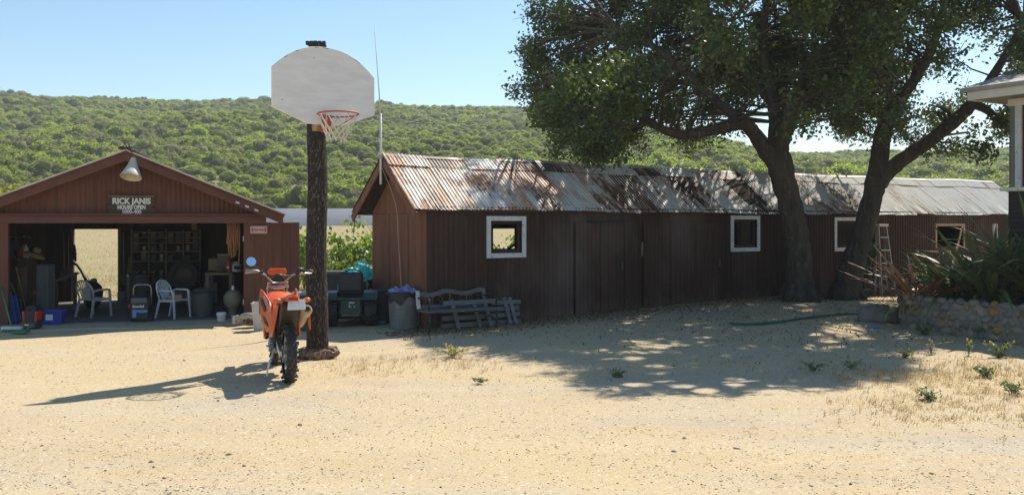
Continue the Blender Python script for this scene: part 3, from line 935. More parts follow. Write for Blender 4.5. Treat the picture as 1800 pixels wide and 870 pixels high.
for sx in (-1, 1): MB().lathe([(.0, -.02), (.07, -.02), (.07, .02), (.0, .02)], 14, (sx * .17, .08, .07), Matrix.Rotation(R(90), 3, 'Y')).build("wheel", M_rubber, ch, smooth=.6)
MB().lump((-.20, .0, .28), (.035, .05, .06), 8, 5, .1).build("clamp", mat("clamp_red", (.5, .03, .03), rough=.5), ch, smooth=3)
dr = T("drum", "dark dented drum standing behind the battery charger", "drum", gw(gloc(245, 500, 4.2).x, 4.2, FLZ))
MB().lathe([(.0, .0), (.25, .0), (.25, .3), (.26, .31), (.26, .33), (.25, .34), (.25, .62), (.26, .63), (.26, .65), (.0, .64)], 20).build("barrel", mat("drum_grey", (.16, .15, .15), (.1, .1, .1), rough=.6), dr, smooth=.6)
MB().lathe([(.262, .60), (.27, .62), (.262, .64)], 20, close=True).build("hoop", M_steel, dr, smooth=3)

def handle_tool(name, label, cat, p0, p1, head, m_handle, m_head, r=.014):
    """long handled tool leaning from p0 (foot) to p1 (top)"""
    t = T(name, label, cat, p0)
    v = Vector(p1) - Vector(p0)
    MB().tube([(0, 0, 0), v * .5 + Vector((.004, 0, 0)), v], r, 7).build("handle", m_handle, t, smooth=3)
    head(t, v, m_head)
    return t
def h_broom(t, v, m):
    b = MB(); rg = random.Random(3)
    b.box((.02, -.05, .06), (.34, .10, .05)); b.build("broom_head", m[0], t, bevel=.008)
    b = MB()
    for k in range(60):
        x = -.14 + .32 * rg.random(); y = -.09 + .08 * rg.random()
        b.bar((x, y, .05), (x * 1.15 + .01, y * 1.3 - .01, -.0), .008, .006)
    b.build("bristles", m[1], t)
def h_shovel(t, v, m):
    MB().prism([(-.09, .0), (0, -.03), (.09, 0), (.10, .22), (.03, .27), (-.03, .27), (-.10, .22)], -.008, .008, lambda u, w, a: Vector((u, a + .15 * w, w))).build("blade", m, t)
def h_rake(t, v, m):
    b = MB().bar((-.17, 0, .02), (.17, 0, .02), .02, .02)
    for k in range(9): b.bar((-.16 + .04 * k, 0, .02), (-.16 + .04 * k, -.06, -.02), .008, .008)
    b.build("rake_head", m, t)
M_green = mat("green_plastic", (.02, .20, .09), (.03, .26, .12), scale=8, rough=.5)
M_hblue = mat("blue_paint", (.05, .10, .30), (.07, .14, .36), scale=8, rough=.5)
M_horange = mat("orange_paint", (.5, .16, .03), (.42, .13, .03), scale=8, rough=.55)
M_iron = mat("dull_iron", (.10, .095, .09), (.16, .12, .09), scale=8, rough=.6, metal=.4)
def front(px, py, v): return gpt(px, py, v)
p = G(22, 582)
handle_tool("push_broom", "green handled push broom with a white topped head at the left post", "broom", p, front(2, 505, -.06), h_broom, M_green, (mat("broom_white", (.7, .72, .72), rough=.6), mat("bristle_green", (.05, .17, .10), (.12, .14, .13), scale=40)))
handle_tool("dust_pan", "flat green dust pan beside the push broom", "dustpan", G(37, 586), G(37, 586) + Vector((.10, .25, .14)), lambda t, v, m: MB().prism([(-.13, -.12), (.13, -.12), (.10, .12), (-.10, .12)], .0, .03, lambda u, w, a: Vector((u, w, a + .02))).build("pan", m, t, bevel=.006), M_green, M_green, .012)
handle_tool("shovel", "tan handled shovel leaning in the left corner of the garage", "shovel", onfloor(47, 552), front(28, 470, 1.5), h_shovel, M_tan, M_iron)
handle_tool("garden_rake", "brown handled rake leaning low beside the shovel", "rake", onfloor(44, 556), front(18, 497, .8), h_rake, M_wood, M_iron)
handle_tool("hoe", "short hoe with a bright orange grip behind the red machine", "hoe", onfloor(50, 545), front(61, 512, 1.4), h_rake, M_horange, M_iron, .022)
for k, (pa, pb, lab, m) in enumerate([((24, 568), (14, 512), "blue board leaning against the left post of the garage", M_hblue), ((33, 567), (22, 518), "second blue board leaning behind the broom", M_hblue), ((38, 562), (30, 522), "dark grey board leaning behind the two blue boards", M_iron)]):
    a = onfloor(*pa); b_ = front(pb[0], pb[1], .35 + .12 * k); t = T("leaning_board", lab, "board", a); v = b_ - a
    MB().bar((0, 0, .01), v, .13, .022, (0, 1, 0.3)).build("board", m, t, bevel=.006)
    MB().bar(v * .97, v, .14, .03, (0, 1, .3)).build("end_cap", M_black, t)

vc = T("shop_vacuum", "black and red wheeled shop machine near the left post", "machine", onfloor(60, 576), R(-8))
MB().box((0, 0, .20), (.22, .26, .26)).box((0, 0, .35), (.18, .22, .08)).build("body", M_black, vc, bevel=.03)
M_vred = mat("red_plastic", (.48, .035, .02), (.38, .03, .02), rough=.45)
for sx in (-1, 1): MB().box((sx * .115, -.05, .20), (.05, .16, .20), (0, sx * .12, 0)).build("side_panel", M_vred, vc, bevel=.012)
for sx in (-1, 1): MB().lathe([(0, -.025), (.075, -.025), (.075, .025), (0, .025)], 14, (sx * .13, -.06, .075), Matrix.Rotation(R(90), 3, 'Y')).build("wheel", M_rubber, vc, smooth=.6)
MB().box((0, -.14, .06), (.26, .10, .08)).build("nozzle", M_iron, vc, bevel=.01)
MB().box((0, -.195, .07), (.08, .006, .025)).build("badge", M_let, vc)
bb = T("storage_bin", "blue plastic storage bin with a white label on the garage floor", "bin", onfloor(94, 569), R(10))
M_bblue = mat("bin_blue", (.03, .05, .30), (.04, .07, .38), rough=.4)
MB().prism([(-.14, -.10), (.14, -.10), (.14, .10), (-.14, .10)], 0, .001, lambda u, v, a: Vector((u, v, a + .01)))
bx = MB(); bx.add([(-.15, -.11, 0), (.15, -.11, 0), (.15, .11, 0), (-.15, .11, 0), (-.185, -.14, .24), (.185, -.14, .24), (.185, .14, .24), (-.185, .14, .24), (-.17, -.125, .24), (.17, -.125, .24), (.17, .125, .24), (-.17, .125, .24), (-.14, -.10, .02), (.14, -.10, .02), (.14, .10, .02), (-.14, .10, .02)],
   [(3, 2, 1, 0), (0, 1, 5, 4), (1, 2, 6, 5), (2, 3, 7, 6), (3, 0, 4, 7), (4, 5, 9, 8), (5, 6, 10, 9), (6, 7, 11, 10), (7, 4, 8, 11), (8, 9, 13, 12), (9, 10, 14, 13), (10, 11, 15, 14), (11, 8, 12, 15), (12, 13, 14, 15)])
bx.build("tub", M_bblue, bb)
MB().box((-.03, -.136, .13), (.12, .006, .10), (R(-7), 0, 0)).build("label_card", M_let, bb)
MB().box((0, -.15, .235), (.385, .02, .02)).box((0, .15, .235), (.385, .02, .02)).build("rim", M_bblue, bb)

cg = T("metal_cabinet", "plain grey steel cabinet against the left garage wall", "cabinet", gw(gloc(77, 545, 2.6).x, 2.6, FLZ), 0)
MB().box((0, 0, .48), (.33, .3, .96)).build("case", mat("cabinet_grey", (.28, .30, .32), (.22, .24, .25), rough=.6), cg, bevel=.01)
MB().box((0, -.155, .48), (.30, .012, .90)).build("door", mat("cabinet_door", (.31, .33, .35), (.25, .27, .28), rough=.6), cg, bevel=.004)
MB().box((.11, -.168, .5), (.02, .02, .1)).build("handle", M_steel, cg)
cw = T("pale_board", "narrow pale grey board standing beside the grey cabinet", "board", gw(gloc(58, 545, 2.5).x, 2.5, FLZ))
MB().box((0, 0, .47), (.09, .03, .94), (0, .02, 0)).build("board", mat("pale_grey", (.42, .44, .45), rough=.8), cw, bevel=.004)
MB().box((0.0, -.02, .9), (.07, .012, .03), (0, .02, 0)).build("cleat", M_wood, cw)
wc = T("wooden_cupboard", "brown wooden cupboard behind the leaning tools", "cupboard", gw(gloc(38, 540, 2.2).x, 2.2, FLZ))
MB().box((0, 0, .55), (.42, .35, 1.06)).build("case", mat("cupboard_brown", (.13, .085, .055), (.09, .06, .04), rough=.8), wc, bevel=.01)
MB().box((-.1, -.18, .5), (.19, .015, .86)).box((.1, -.18, .5), (.19, .015, .86)).build("door", M_wood, wc, bevel=.004)
MB().box((0, -.02, 1.10), (.50, .42, .035)).build("top", M_wood, wc, bevel=.004)
wl_ = wc.location
fc = T("fuel_can", "red fuel can on top of the wooden cupboard", "fuel can", wl_ + Vector((-.03, -.06, 1.118)))
MB().box((0, 0, .08), (.20, .14, .16)).build("can", M_vred, fc, bevel=.02)
MB().tube([(.05, 0, .16), (.09, 0, .22), (.12, 0, .26)], .016, 7).build("spout", mat("yellow_plastic", (.5, .36, .03), rough=.5), fc, smooth=3)
MB().tube([(-.07, 0, .15), (-.06, 0, .20), (.02, 0, .20), (.03, 0, .15)], .012, 6).build("handle", M_vred, fc, smooth=3)
jg = T("oil_jug", "white oil jug beside the red fuel can", "jug", wl_ + Vector((.13, -.08, 1.118)))
MB().lathe([(0, 0), (.06, 0), (.065, .14), (.05, .20), (.02, .23), (.02, .26), (0, .26)], 12).build("bottle", mat("jug_white", (.7, .7, .66), rough=.5), jg, smooth=.7)
MB().lathe([(.024, .25), (.024, .29), (0, .29)], 10).build("cap", M_vred, jg, smooth=.7)
sh = T("straw_hat", "beige sun hat hanging beside the wooden cupboard", "hat", gpt(62, 447, 2.0))
MB().lathe([(0, .14), (.07, .13), (.09, .03), (.20, -.02), (.205, -.03), (.09, .01), (0, .0)], 16, M=Matrix.Rotation(R(25), 3, 'Y')).build("brim", mat("straw", (.40, .33, .19), (.32, .26, .15), scale=40, rough=.9), sh, smooth=.9)
MB().lathe([(.092, .03), (.095, .055), (.09, .06)], 16, M=Matrix.Rotation(R(25), 3, 'Y')).build("band", M_black, sh, smooth=3)
pl = T("plank", "long pale plank lying slantwise across the back left of the garage", "plank", gpt(95, 494, 3.4))
v = gpt(136, 480, 3.9) - gpt(95, 494, 3.4)
MB().bar((0, 0, 0), v, .10, .04).build("board", M_tan, pl, bevel=.004)
MB().bar(v * .9, (v.x * .9, v.y * .9, -1.05), .06, .06).bar(v * .1, (v.x * .1, v.y * .1, -.9), .06, .06).build("trestle_leg", M_wood, pl)
# bent pipe and bicycle like silhouette at the rear opening
bp = T("bent_pipe", "dark bent pipe silhouetted at the left of the rear opening", "pipe", gpt(153, 498, 4.5))
o_ = bp.location
def rp(px, py, v): return gpt(px, py, v) - o_
MB().tube([rp(128, 462, 4.7), rp(136, 466, 4.7), rp(143, 476, 4.6), rp(150, 490, 4.5), rp(166, 520, 4.4)], .032, 8).build("pipe", M_black, bp, smooth=3)
MB().tube([rp(132, 478, 4.6), rp(146, 481, 4.6), rp(154, 486, 4.6), rp(157, 492, 4.6), rp(150, 496, 4.6)], .007, 6).build("cable", M_black, bp, smooth=3)
MB().tube([rp(131, 430, 4.7), rp(131, 447, 4.7), rp(133, 460, 4.7)], [.02, .045, .02], 7).build("grip", M_black, bp, smooth=3)
bkt = T("feed_sack", "dark sack slumped on the floor behind the grey chair", "sack", gw(gloc(185, 520, 3.2).x - .25, 3.2, FLZ))
MB().lump((0, 0, .28), (.22, .18, .30), 10, 7, .12).build("sack_body", M_black, bkt, smooth=3)
MB().lump((.02, 0, .57), (.07, .06, .06), 8, 5, .2).build("sack_tie", M_wood, bkt, smooth=3)

# back shelves with their clutter
sx0, sx1 = gloc(232, 405, 4.55).x, gloc(352, 405, 4.55).x
ztop = gloc(290, 406, 4.55).z
zb = [gloc(290, yy, 4.55).z for yy in (408, 418, 427, 442, 459, 496)]
M_shelf = mat("shelf_wood", (.30, .24, .17), (.22, .17, .12), scale=4, rough=.9)
su = T("shelf_unit", "tall wooden pigeonhole shelf unit along the back garage wall", "shelves", gw((sx0 + sx1) / 2, 4.62, FLZ), GA)
W = sx1 - sx0
for k in range(5): MB().box((-W / 2 + W * k / 4, 0, ztop / 2), (.03, .32, ztop)).build("upright", M_shelf, su)
for z in zb: MB().box((0, -.003, z - FLZ), (W + .03, .33, .025)).build("shelf", M_shelf, su)
MB().box((0, .17, ztop / 2), (W, .012, ztop)).build("back_panel", M_inner, su)
rg = random.Random(5)
cols = [(.30, .22, .13), (.16, .15, .15), (.35, .33, .30), (.10, .13, .19), (.26, .10, .06), (.36, .28, .10), (.14, .18, .13)]
M_jk = [mat("clutter", c, rough=.7) for c in cols]
kindsj = ["dusty carton", "dark tool case", "pale grey tin", "blue grey box", "rusty red tin", "ochre carton", "dull green tin"]
cnt = 0
for r_ in range(1, 6):
    for c_ in range(4):
        for q in range(2):
            if rg.random() < .25: continue
            kk = rg.randrange(7)
            x = sx0 + W * (c_ + .27 + .46 * q) / 4
            hgt = min(.24, (zb[r_ - 1] - zb[r_]) * (.5 + .35 * rg.random()))
            wdt = W / 4 * .30
            w_ = gw(x, 4.5, zb[r_] + .0135)
            nm = "tin" if kk in (2, 4, 6) else "box"
            t = T(nm, kindsj[kk] + " on the " + ("", "top", "second", "third", "fourth", "lowest")[r_] + " back shelf, " + ("first", "second", "third", "fourth")[c_] + " bay from the left, " + ("left", "right")[q] + " half", nm, w_, GA)
            if nm == "tin":
                MB().lathe([(0, 0), (wdt * .42, 0), (wdt * .42, hgt), (0, hgt)], 10).build("body", M_jk[kk], t, smooth=.6)
                MB().lathe([(wdt * .44, hgt - .012), (wdt * .44, hgt + .008), (0, hgt + .008)], 10).build("lid", M_steel, t, smooth=.6)
            else:
                MB().box((0, 0, hgt / 2), (wdt, .16, hgt)).build("body", M_jk[kk], t, bevel=.003)
                MB().box((0, 0, hgt + .006), (wdt + .01, .17, .012)).build("lid", M_jk[(kk + 2) % 7], t)
            cnt += 1
ty = T("car_tyre", "black car tyre leaning under the back shelves", "tyre", gw(gloc(322, 490, 3.9).x, 3.9, FLZ), GA)
prof = [(.21, -.07), (.29, -.085), (.335, -.07), (.345, 0), (.335, .07), (.29, .085), (.21, .07)]
Mx = Matrix.Rotation(R(78), 3, 'X')
MB().lathe(prof, 28, (0, 0, .62), Mx).build("tread", M_rubber, ty, smooth=.9)
MB().lathe([(.0, .0), (.15, .01), (.21, .05), (.215, .07)], 24, (0, 0, .62), Mx).build("rim", M_iron, ty, smooth=.9)
MB().box((0, .05, .14), (.5, .4, .27)).build("stand", M_wood, ty)
lb = T("leaning_board", "dark board leaning between the rear opening and the shelves", "board", gw(gloc(222, 530, 4.3).x, 4.3, FLZ))
MB().bar((0, 0, .01), gpt(229, 452, 4.85) - lb.location, .09, .03).build("board", M_wood, lb)
MB().box((0, 0, .02), (.10, .05, .03)).build("foot", M_iron, lb)

# more clutter: stacked boxes, hung tools, cans
rg2 = random.Random(31)
for (px, py, v, w, h, kk, lab) in ((66, 520, 3.6, .34, .30, 0, "brown carton at the bottom of the stack by the left garage wall"), (66, 520, 3.6, .28, .24, 3, "blue grey box in the middle of the stack by the left garage wall"), (66, 520, 3.6, .22, .18, 5, "ochre carton on top of the stack by the left garage wall"),
                                  (215, 530, 4.6, .20, .22, 2, "pale box on the floor right of the rear opening"), (340, 530, 3.2, .26, .22, 0, "brown carton behind the dark grey bin"), (372, 530, 3.6, .30, .45, 1, "tall dark case under the far end of the workbench")):
    x = gloc(px, py, v).x
    base = FLZ + (.302 if "middle" in lab else .545 if "on top" in lab else 0)
    t = T("box", lab, "box", gw(x, v, base), GA + rg2.uniform(-.2, .2))
    MB().box((0, 0, h / 2), (w, w * .8, h)).build("body", M_jk[kk], t, bevel=.006)
    MB().box((-w * .22, 0, h + .005), (w * .5, w * .82, .01), (0, .06, 0)).box((w * .27, 0, h + .006), (w * .45, w * .82, .01), (0, -.1, 0)).build("lid_flap", M_jk[(kk + 1) % 7], t)
for q, (px, py, v, lab) in enumerate(((48, 405, 1.3, "coil of black hose hung high on the left garage wall"), (75, 412, 2.3, "second coil of hose hung further back on the left wall"), (375, 415, 3.5, "coil of pale cable hung on the right garage wall"))):
    x = (-HW + .16) if px < 200 else (HW - .16)
    t = T("hose_coil", lab, "coil", gw(x, v, 1.55), GA)
    for k in range(3):
        MB().tube([(.02 * k * (1 if px < 200 else -1), .17 * math.cos(6.283 * i / 18) + .01 * k, -.18 + (.19 + .012 * k) * math.sin(6.283 * i / 18)) for i in range(18)], .014, 6, closed=True).build("loop", M_black if q < 2 else M_rope2, t, smooth=3)
    MB().box((0, 0, .02), (.10, .03, .03)).build("peg", M_wood, t)
for q, (px, v, L, lab) in enumerate(((112, 4.9, .9, "long handled spade hung on the rear wall left of the opening"), (120, 4.9, .75, "shorter spade hung on the rear wall beside the opening"), (217, 4.9, 1.0, "long handled spade hung on the rear wall right of the opening"))):
    t = T("spade", lab, "spade", gw(gloc(px, 450, v).x, v, 1.62), GA)
    MB().tube([(0, 0, 0), (.01, .0, -L)], .014, 6).build("handle", M_tan, t, smooth=3)
    MB().prism([(-.08, -L), (.08, -L), (.085, -L - .18), (0, -L - .26), (-.085, -L - .18)], -.012, .012, lambda u, w, a: Vector((u, a, w))).build("blade", M_iron, t)
for q, (x_, v, z_, c_, lab) in enumerate(((-2.2, 1.2, 1.86, .5, "dusty crate of jars on the left overhead rail"), (1.9, 1.4, 1.84, .5, "grey crate on the right overhead rail by the ropes"), (.9, 3.2, 1.9, .6, "long pale boards stored across the rafters"))):
    t = T("stored_timber" if q == 2 else "crate", lab, "timber" if q == 2 else "crate", gw(x_, v, z_), GA)
    if q == 2:
        for k in range(4): MB().box((.02 * k, -.2 + .13 * k, .02 * (k % 2)), (1.6 - .1 * k, .10, .03)).build("board", M_tan if k % 2 else M_wood, t)
    else:
        for k in range(3): MB().box((0, -.13, .03 + .06 * k), (.34, .012, .045)).build("slat", M_wood, t)
        MB().box((0, 0, .09), (.33, .24, .17)).build("body", M_jk[q], t)

# right wall: ropes, bench, clutter
rh = T("rope_coil", "bundle of faded orange ropes hanging inside the right of the opening", "rope", gpt(411, 391, .35))
M_rope = mat("orange_rope", (.42, .19, .08), (.34, .17, .09), scale=60, rough=.9)
for k in range(9):
    x = -.13 + .03 * k; L = (.42, .62, .52, .70, .50, .66, .55, .45, .86)[k]
    y = .02 * math.sin(k * 2.1)
    if k in (0, 8): path = [(x, y, .02), (x + .01, y, -L * .5), (x - .01, y, -L)]
    else: path = [(x, y, .02), (x - .012, y - .02, -L * .5), (x + .004, y - .02, -L), (x + .02, y + .02, -L * .97), (x + .03, y + .02, -L * .5), (x + .022, y, .02)]
    MB().tube(path, .011 + .003 * (k % 2), 6).build("rope", M_rope, rh, smooth=3)
MB().bar((-.17, .02, .03), (.17, .02, .03), .03, .03).build("peg", M_wood, rh)
ex = gloc(388, 476, 2.2)
wb = T("workbench", "rough workbench along the right garage wall", "workbench", gw(ex.x, 2.2, FLZ), GA)
MB().box((0, 0, ex.z - FLZ - .025), (.55, 1.5, .05)).build("bench_top", M_wood, wb, bevel=.006)
for sx in (-1, 1):
    for sy in (-1, 1): MB().box((sx * .23, sy * .68, (ex.z - .08) / 2), (.07, .07, ex.z - .09)).build("leg", M_wood, wb)
bz = ex.z + .001
def onbench(px, v): return gw(gloc(px, 470, v).x, v, bz)
hm = T("helmet", "white helmet on the workbench by the ropes", "helmet", onbench(414, 1.75) + Vector((0, 0, .0)), R(40))
MB().lathe([(0, .22), (.08, .205), (.13, .15), (.145, .08), (.135, .0), (.12, .0)], 16).build("shell", mat("helmet_white", (.55, .56, .58), rough=.35), hm, smooth=.8)
MB().box((0, -.13, .09), (.17, .05, .07)).build("visor", M_black, hm, bevel=.01)
ext = T("fire_extinguisher", "small red extinguisher standing on the workbench", "extinguisher", onbench(402, 1.6))
MB().lathe([(0, 0), (.05, 0), (.05, .20), (.03, .25), (0, .26)], 12).build("bottle", M_vred, ext, smooth=.7)
MB().box((0, 0, .28), (.05, .03, .04)).build("valve", M_black, ext)
MB().box((0, -.052, .10), (.05, .01, .05)).build("label_card", M_let, ext)
vi = T("bench_vise", "iron bench vise clamped to the end of the workbench", "vise", onbench(385, 1.6), R(30))
MB().box((0, 0, .06), (.10, .16, .12)).box((0, -.13, .09), (.10, .05, .10)).build("jaw", M_iron, vi, bevel=.01)
MB().tube([(-.09, -.2, .07), (.09, -.2, .07)], .01, 6).build("screw_bar", M_steel, vi)
bxs = T("parts_box", "brown box of parts at the back of the workbench", "box", onbench(380, 2.5), GA)
MB().box((0, 0, .12), (.3, .3, .24)).build("body", M_jk[0], bxs, bevel=.006)
MB().box((0, 0, .25), (.31, .31, .02)).build("lid", M_wood, bxs)
bs2 = T("parts_box", "grey box stacked at the middle of the workbench", "box", onbench(394, 2.1), GA)
MB().box((0, 0, .17), (.26, .28, .34)).build("body", M_jk[1], bs2, bevel=.006)
MB().box((0, 0, .35), (.27, .29, .02)).build("lid", M_jk[2], bs2)
tk = T("round_tank", "round olive grey tank on the floor below the ropes", "tank", onfloor(410, 556))
MB().lump((0, 0, .33), (.19, .19, .20), 16, 10, .0).build("tank_body", mat("tank_olive", (.22, .20, .14), (.16, .145, .10), scale=6, rough=.6), tk, smooth=3)
MB().lathe([(.10, 0), (.12, .0), (.10, .17)], 14).build("foot_ring", M_iron, tk, smooth=.7)
MB().lathe([(0, .60), (.04, .60), (.05, .51)], 10).build("valve", M_steel, tk, smooth=.7)
sc_ = T("metal_can", "bare metal can on the floor in front of the round tank", "can", onfloor(413, 569))
MB().lathe([(0, 0), (.065, 0), (.065, .15), (.058, .15), (.058, .02), (0, .02)], 14).build("can_body", M_steel, sc_, smooth=.6)
MB().lathe([(.067, .145), (.070, .15), (.067, .155)], 14, close=True).build("rim", M_steel, sc_, smooth=3)
wbk = T("bucket", "small white bucket on the floor near the bench leg", "bucket", onfloor(389, 565))
MB().lathe([(0, 0), (.065, 0), (.08, .12), (.09, .125), (.085, .17), (.078, .17), (.07, .02), (0, .02)], 16).build("pail", mat("bucket_white", (.62, .64, .66), rough=.5), wbk, smooth=.7)
MB().tube([(-.085, 0, .15), (-.07, -.05, .10), (0, -.085, .07), (.07, -.05, .10), (.085, 0, .15)], .004, 5).build("bail", M_steel, wbk)
gb = T("grey_bin", "large dark grey bin standing behind the pale blue chair", "bin", onfloor(357, 556), GA)
MB().lathe([(0, 0), (.18, 0), (.21, .46), (.22, .48), (.16, .54), (0, .56)], 18).build("bin_body", mat("bin_grey", (.075, .08, .085), (.05, .055, .06), rough=.6), gb, smooth=.7)
MB().lathe([(.222, .465), (.232, .48), (.222, .495)], 18, close=True).build("rim", M_black, gb, smooth=3)
yl = T("paint_tin", "yellow tin on the top shelf at the right end of the back shelves", "tin", gpt(342, 405, 4.5), 0)
MB().lathe([(0, 0), (.075, 0), (.075, .18), (0, .18)], 12).build("body", mat("yellow_tin", (.42, .33, .04), rough=.5), yl, smooth=.6)
MB().lathe([(.078, .17), (.078, .19), (0, .19)], 12).build("lid", M_steel, yl, smooth=.6)

# ------------------------------------------------------------------ long barn
BO = Vector((-1.426, 15.74, 0)); BA = math.atan2(.539, .842); bc, bs_ = math.cos(BA), math.sin(BA)
def bt(px, v=0.0):
    k = (px - CX) / F
    return (k * (BO.y + v * bc) - BO.x + v * bs_) / (bc - k * bs_)
def bw(t, v, z=0.0): return Vector((BO.x + t * bc - v * bs_, BO.y + t * bs_ + v * bc, z))
def bz_(px, py, v=0.0):
    t = bt(px, v); Y = BO.y + t * bs_ + v * bc
    return CAM_H - (py - HY) * Y / F
barn = T("long_barn", "long low dark brown barn under a rusty corrugated iron roof", "barn", BO, BA)
BL, BD = 19.3, 2.35
def base_z(t, v=0): p = bw(t, v); return gz(p.x, p.y) - .06
wins = []
for a, b_, y0, y1 in ((854, 923, 380, 453), (1283, 1334, 379, 442), (1465, 1517, 382, 441), (1642, 1694, 393, 436)):
    mid = (a + b_) / 2
    wins.append((bt(a), bt(b_), bz_(mid, y1), bz_(mid, y0)))
FR = .085
holes = [(a + .05, b_ - .05, z0 + .05, z1 - .05) for a, b_, z0, z1 in wins]
cuts = sorted([0.0, BL] + [h[0] for h in holes] + [h[1] for h in holes])
segs = []
for a, b_ in zip(cuts[:-1], cuts[1:]):
    n = max(1, round((b_ - a) / .9))
    h = next((h for h in holes if abs(h[0] - a) < 1e-6), None)
    for k in range(n if h is None else 1):
        if h is None: segs.append((a + (b_ - a) * k / n, a + (b_ - a) * (k + 1) / n, None))
        else: segs.append((a, b_, h))
TOP = 2.12
for a, b_, h in segs:
    parts = [(None, TOP)] if h is None else [(None, h[2]), (h[3], TOP)]
    for z0, z1 in parts:
        corr_sheet(a + .002, b_ - .002, lambda u, w, o, z0=z0, z1=z1: Vector((u, -o - .002 * (int(a * 10) % 2), (base_z(u) if z0 is None else z0) + w * (z1 - (base_z(u) if z0 is None else z0)))), .10, .016, 1).build("siding_sheet", M_barn, barn)
for i, (a, b_, z0, z1) in enumerate(wins):
    m = M_white if i < 3 else M_tan
    f = FR if i < 3 else .07
    for c_, d_ in (((a + f / 2, z0 + (z1 - z0) / 2), (f, z1 - z0)), ((b_ - f / 2, z0 + (z1 - z0) / 2), (f, z1 - z0)),
                   (((a + b_) / 2, z1 - f / 2), (b_ - a - 2 * f - .002, f)), (((a + b_) / 2, z0 + f / 2), (b_ - a - 2 * f - .002, f))):
        if i == 3 and d_[0] > d_[1] and c_[1] < (z0 + z1) / 2: continue
        MB().box((c_[0], -.03, c_[1]), (d_[0], .028, d_[1])).build("window_frame", m, barn, bevel=.003)
    # recessed sash
    s = .06
    sa, sb_, sz0, sz1 = a + f, b_ - f, z0 + f, z1 - f
    if i < 3:
        q = MB()
        q.box((sa + s / 2, .05, (sz0 + sz1) / 2), (s, .04, sz1 - sz0)).box((sb_ - s / 2, .05, (sz0 + sz1) / 2), (s, .04, sz1 - sz0))
        q.box(((sa + sb_) / 2, .05, sz1 - s / 2), (sb_ - sa - 2 * s, .04, s)).box(((sa + sb_) / 2, .05, sz0 + s / 2), (sb_ - sa - 2 * s, .04, s))
        q.build("sash", M_barn, barn)
    if i == 1:
        MB().box(((sa + sb_) / 2 - .05, .055, (sz0 + sz1) / 2), (.03, .03, sz1 - sz0 - 2 * s)).build("mullion", M_barn, barn)
M_glass = bpy.data.materials.new("window_glass"); M_glass.use_nodes = True
_t = M_glass.node_tree
_ga, _gb, _gm = _t.nodes.new("ShaderNodeBsdfTransparent"), _t.nodes.new("ShaderNodeBsdfGlossy"), _t.nodes.new("ShaderNodeMixShader")
_ga.inputs[0].default_value = (.86, .88, .87, 1); _gb.inputs["Roughness"].default_value = .06; _gm.inputs[0].default_value = .008
_t.links.new(_ga.outputs[0], _gm.inputs[1]); _t.links.new(_gb.outputs[0], _gm.inputs[2]); _t.links.new(_gm.outputs[0], _t.nodes["Material Output"].inputs[0])
for i in (1, 2):
    a, b_, z0, z1 = wins[i]
    MB().box(((a + b_) / 2, .062, (z0 + z1) / 2), (b_ - a - .26, .005, z1 - z0 - .26)).build("pane", M_glass, barn)
a, b_, z0, z1 = wins[2]
MB().box((a + .26, .25, (z0 + z1) / 2 - .08), (.10, .03, .42), (0, .14, 0)).build("curtain", mat("pale_cloth", (.38, .37, .36), rough=.9), barn)
a, b_, z0, z1 = wins[3]
MB().bar((b_ - .10, -.02, z1 - .06), (b_ - .36, .0, z0 - .1), .06, .03, (0, 1, 0)).build("brace", M_tan, barn)
# end wall of plywood, corner trim, gable
MB().box((-.012, BD / 2, (2.02 + base_z(0)) / 2), (.03, BD, 2.02 - base_z(0))).build("end_sheet", M_ply, barn)
MB().prism([(0.0, 2.026), (BD, 2.026), (BD, 2.06), (1.2, 2.97), (0, 2.10)], -.022, .004, lambda u, v, a: Vector((a, u, v))).build("gable_sheet", M_ply, barn)
MB().box((-.02, -.018, 1.03), (.09, .03, 2.14)).build("corner_trim", M_barn, barn, bevel=.003)
MB().box((-.034, .04, 1.03), (.016, .09, 2.08)).build("corner_trim", M_ply, barn, bevel=.003)
for v in (.78, 1.57): MB().box((-.03, v, 1.0), (.006, .012, 2.0)).build("sheet_joint", M_barn, barn)
# back wall, with the opening seen through the first window
ox0, ox1 = bt(866, BD), bt(905, BD)
oz0, oz1 = bz_(885, 437, BD), bz_(885, 402, BD)
q = MB(); q.box((ox0 / 2, BD, 1.03), (ox0, .04, 2.06)).box(((ox1 + BL) / 2, BD, 1.03), (BL - ox1, .04, 2.06))
q.box(((ox0 + ox1) / 2, BD, oz0 / 2), (ox1 - ox0, .04, oz0)).box(((ox0 + ox1) / 2, BD, (oz1 + 2.06) / 2), (ox1 - ox0, .04, 2.06 - oz1))
q.build("rear_wall", M_inner, barn)
MB().bar((ox0 + .10, BD - .2, oz0 - .10), (ox1 + .15, BD - .1, oz0 + .22), .05, .04).build("brace", M_inner, barn)
MB().prism([(0, 2.0), (BD, 2.0), (BD, 2.06), (1.2, 2.97), (0, 2.10)], BL - .03, BL, lambda u, v, a: Vector((a, u, v))).build("gable_sheet", M_ply, barn)
MB().box((BL - .02, BD / 2, 1.0), (.03, BD, 2.0)).build("end_sheet", M_ply, barn)
for tt in (4.9, 9.8, 14.6): MB().box((tt, BD / 2, 1.1), (.05, BD - .1, 2.1)).build("partition", M_inner, barn)
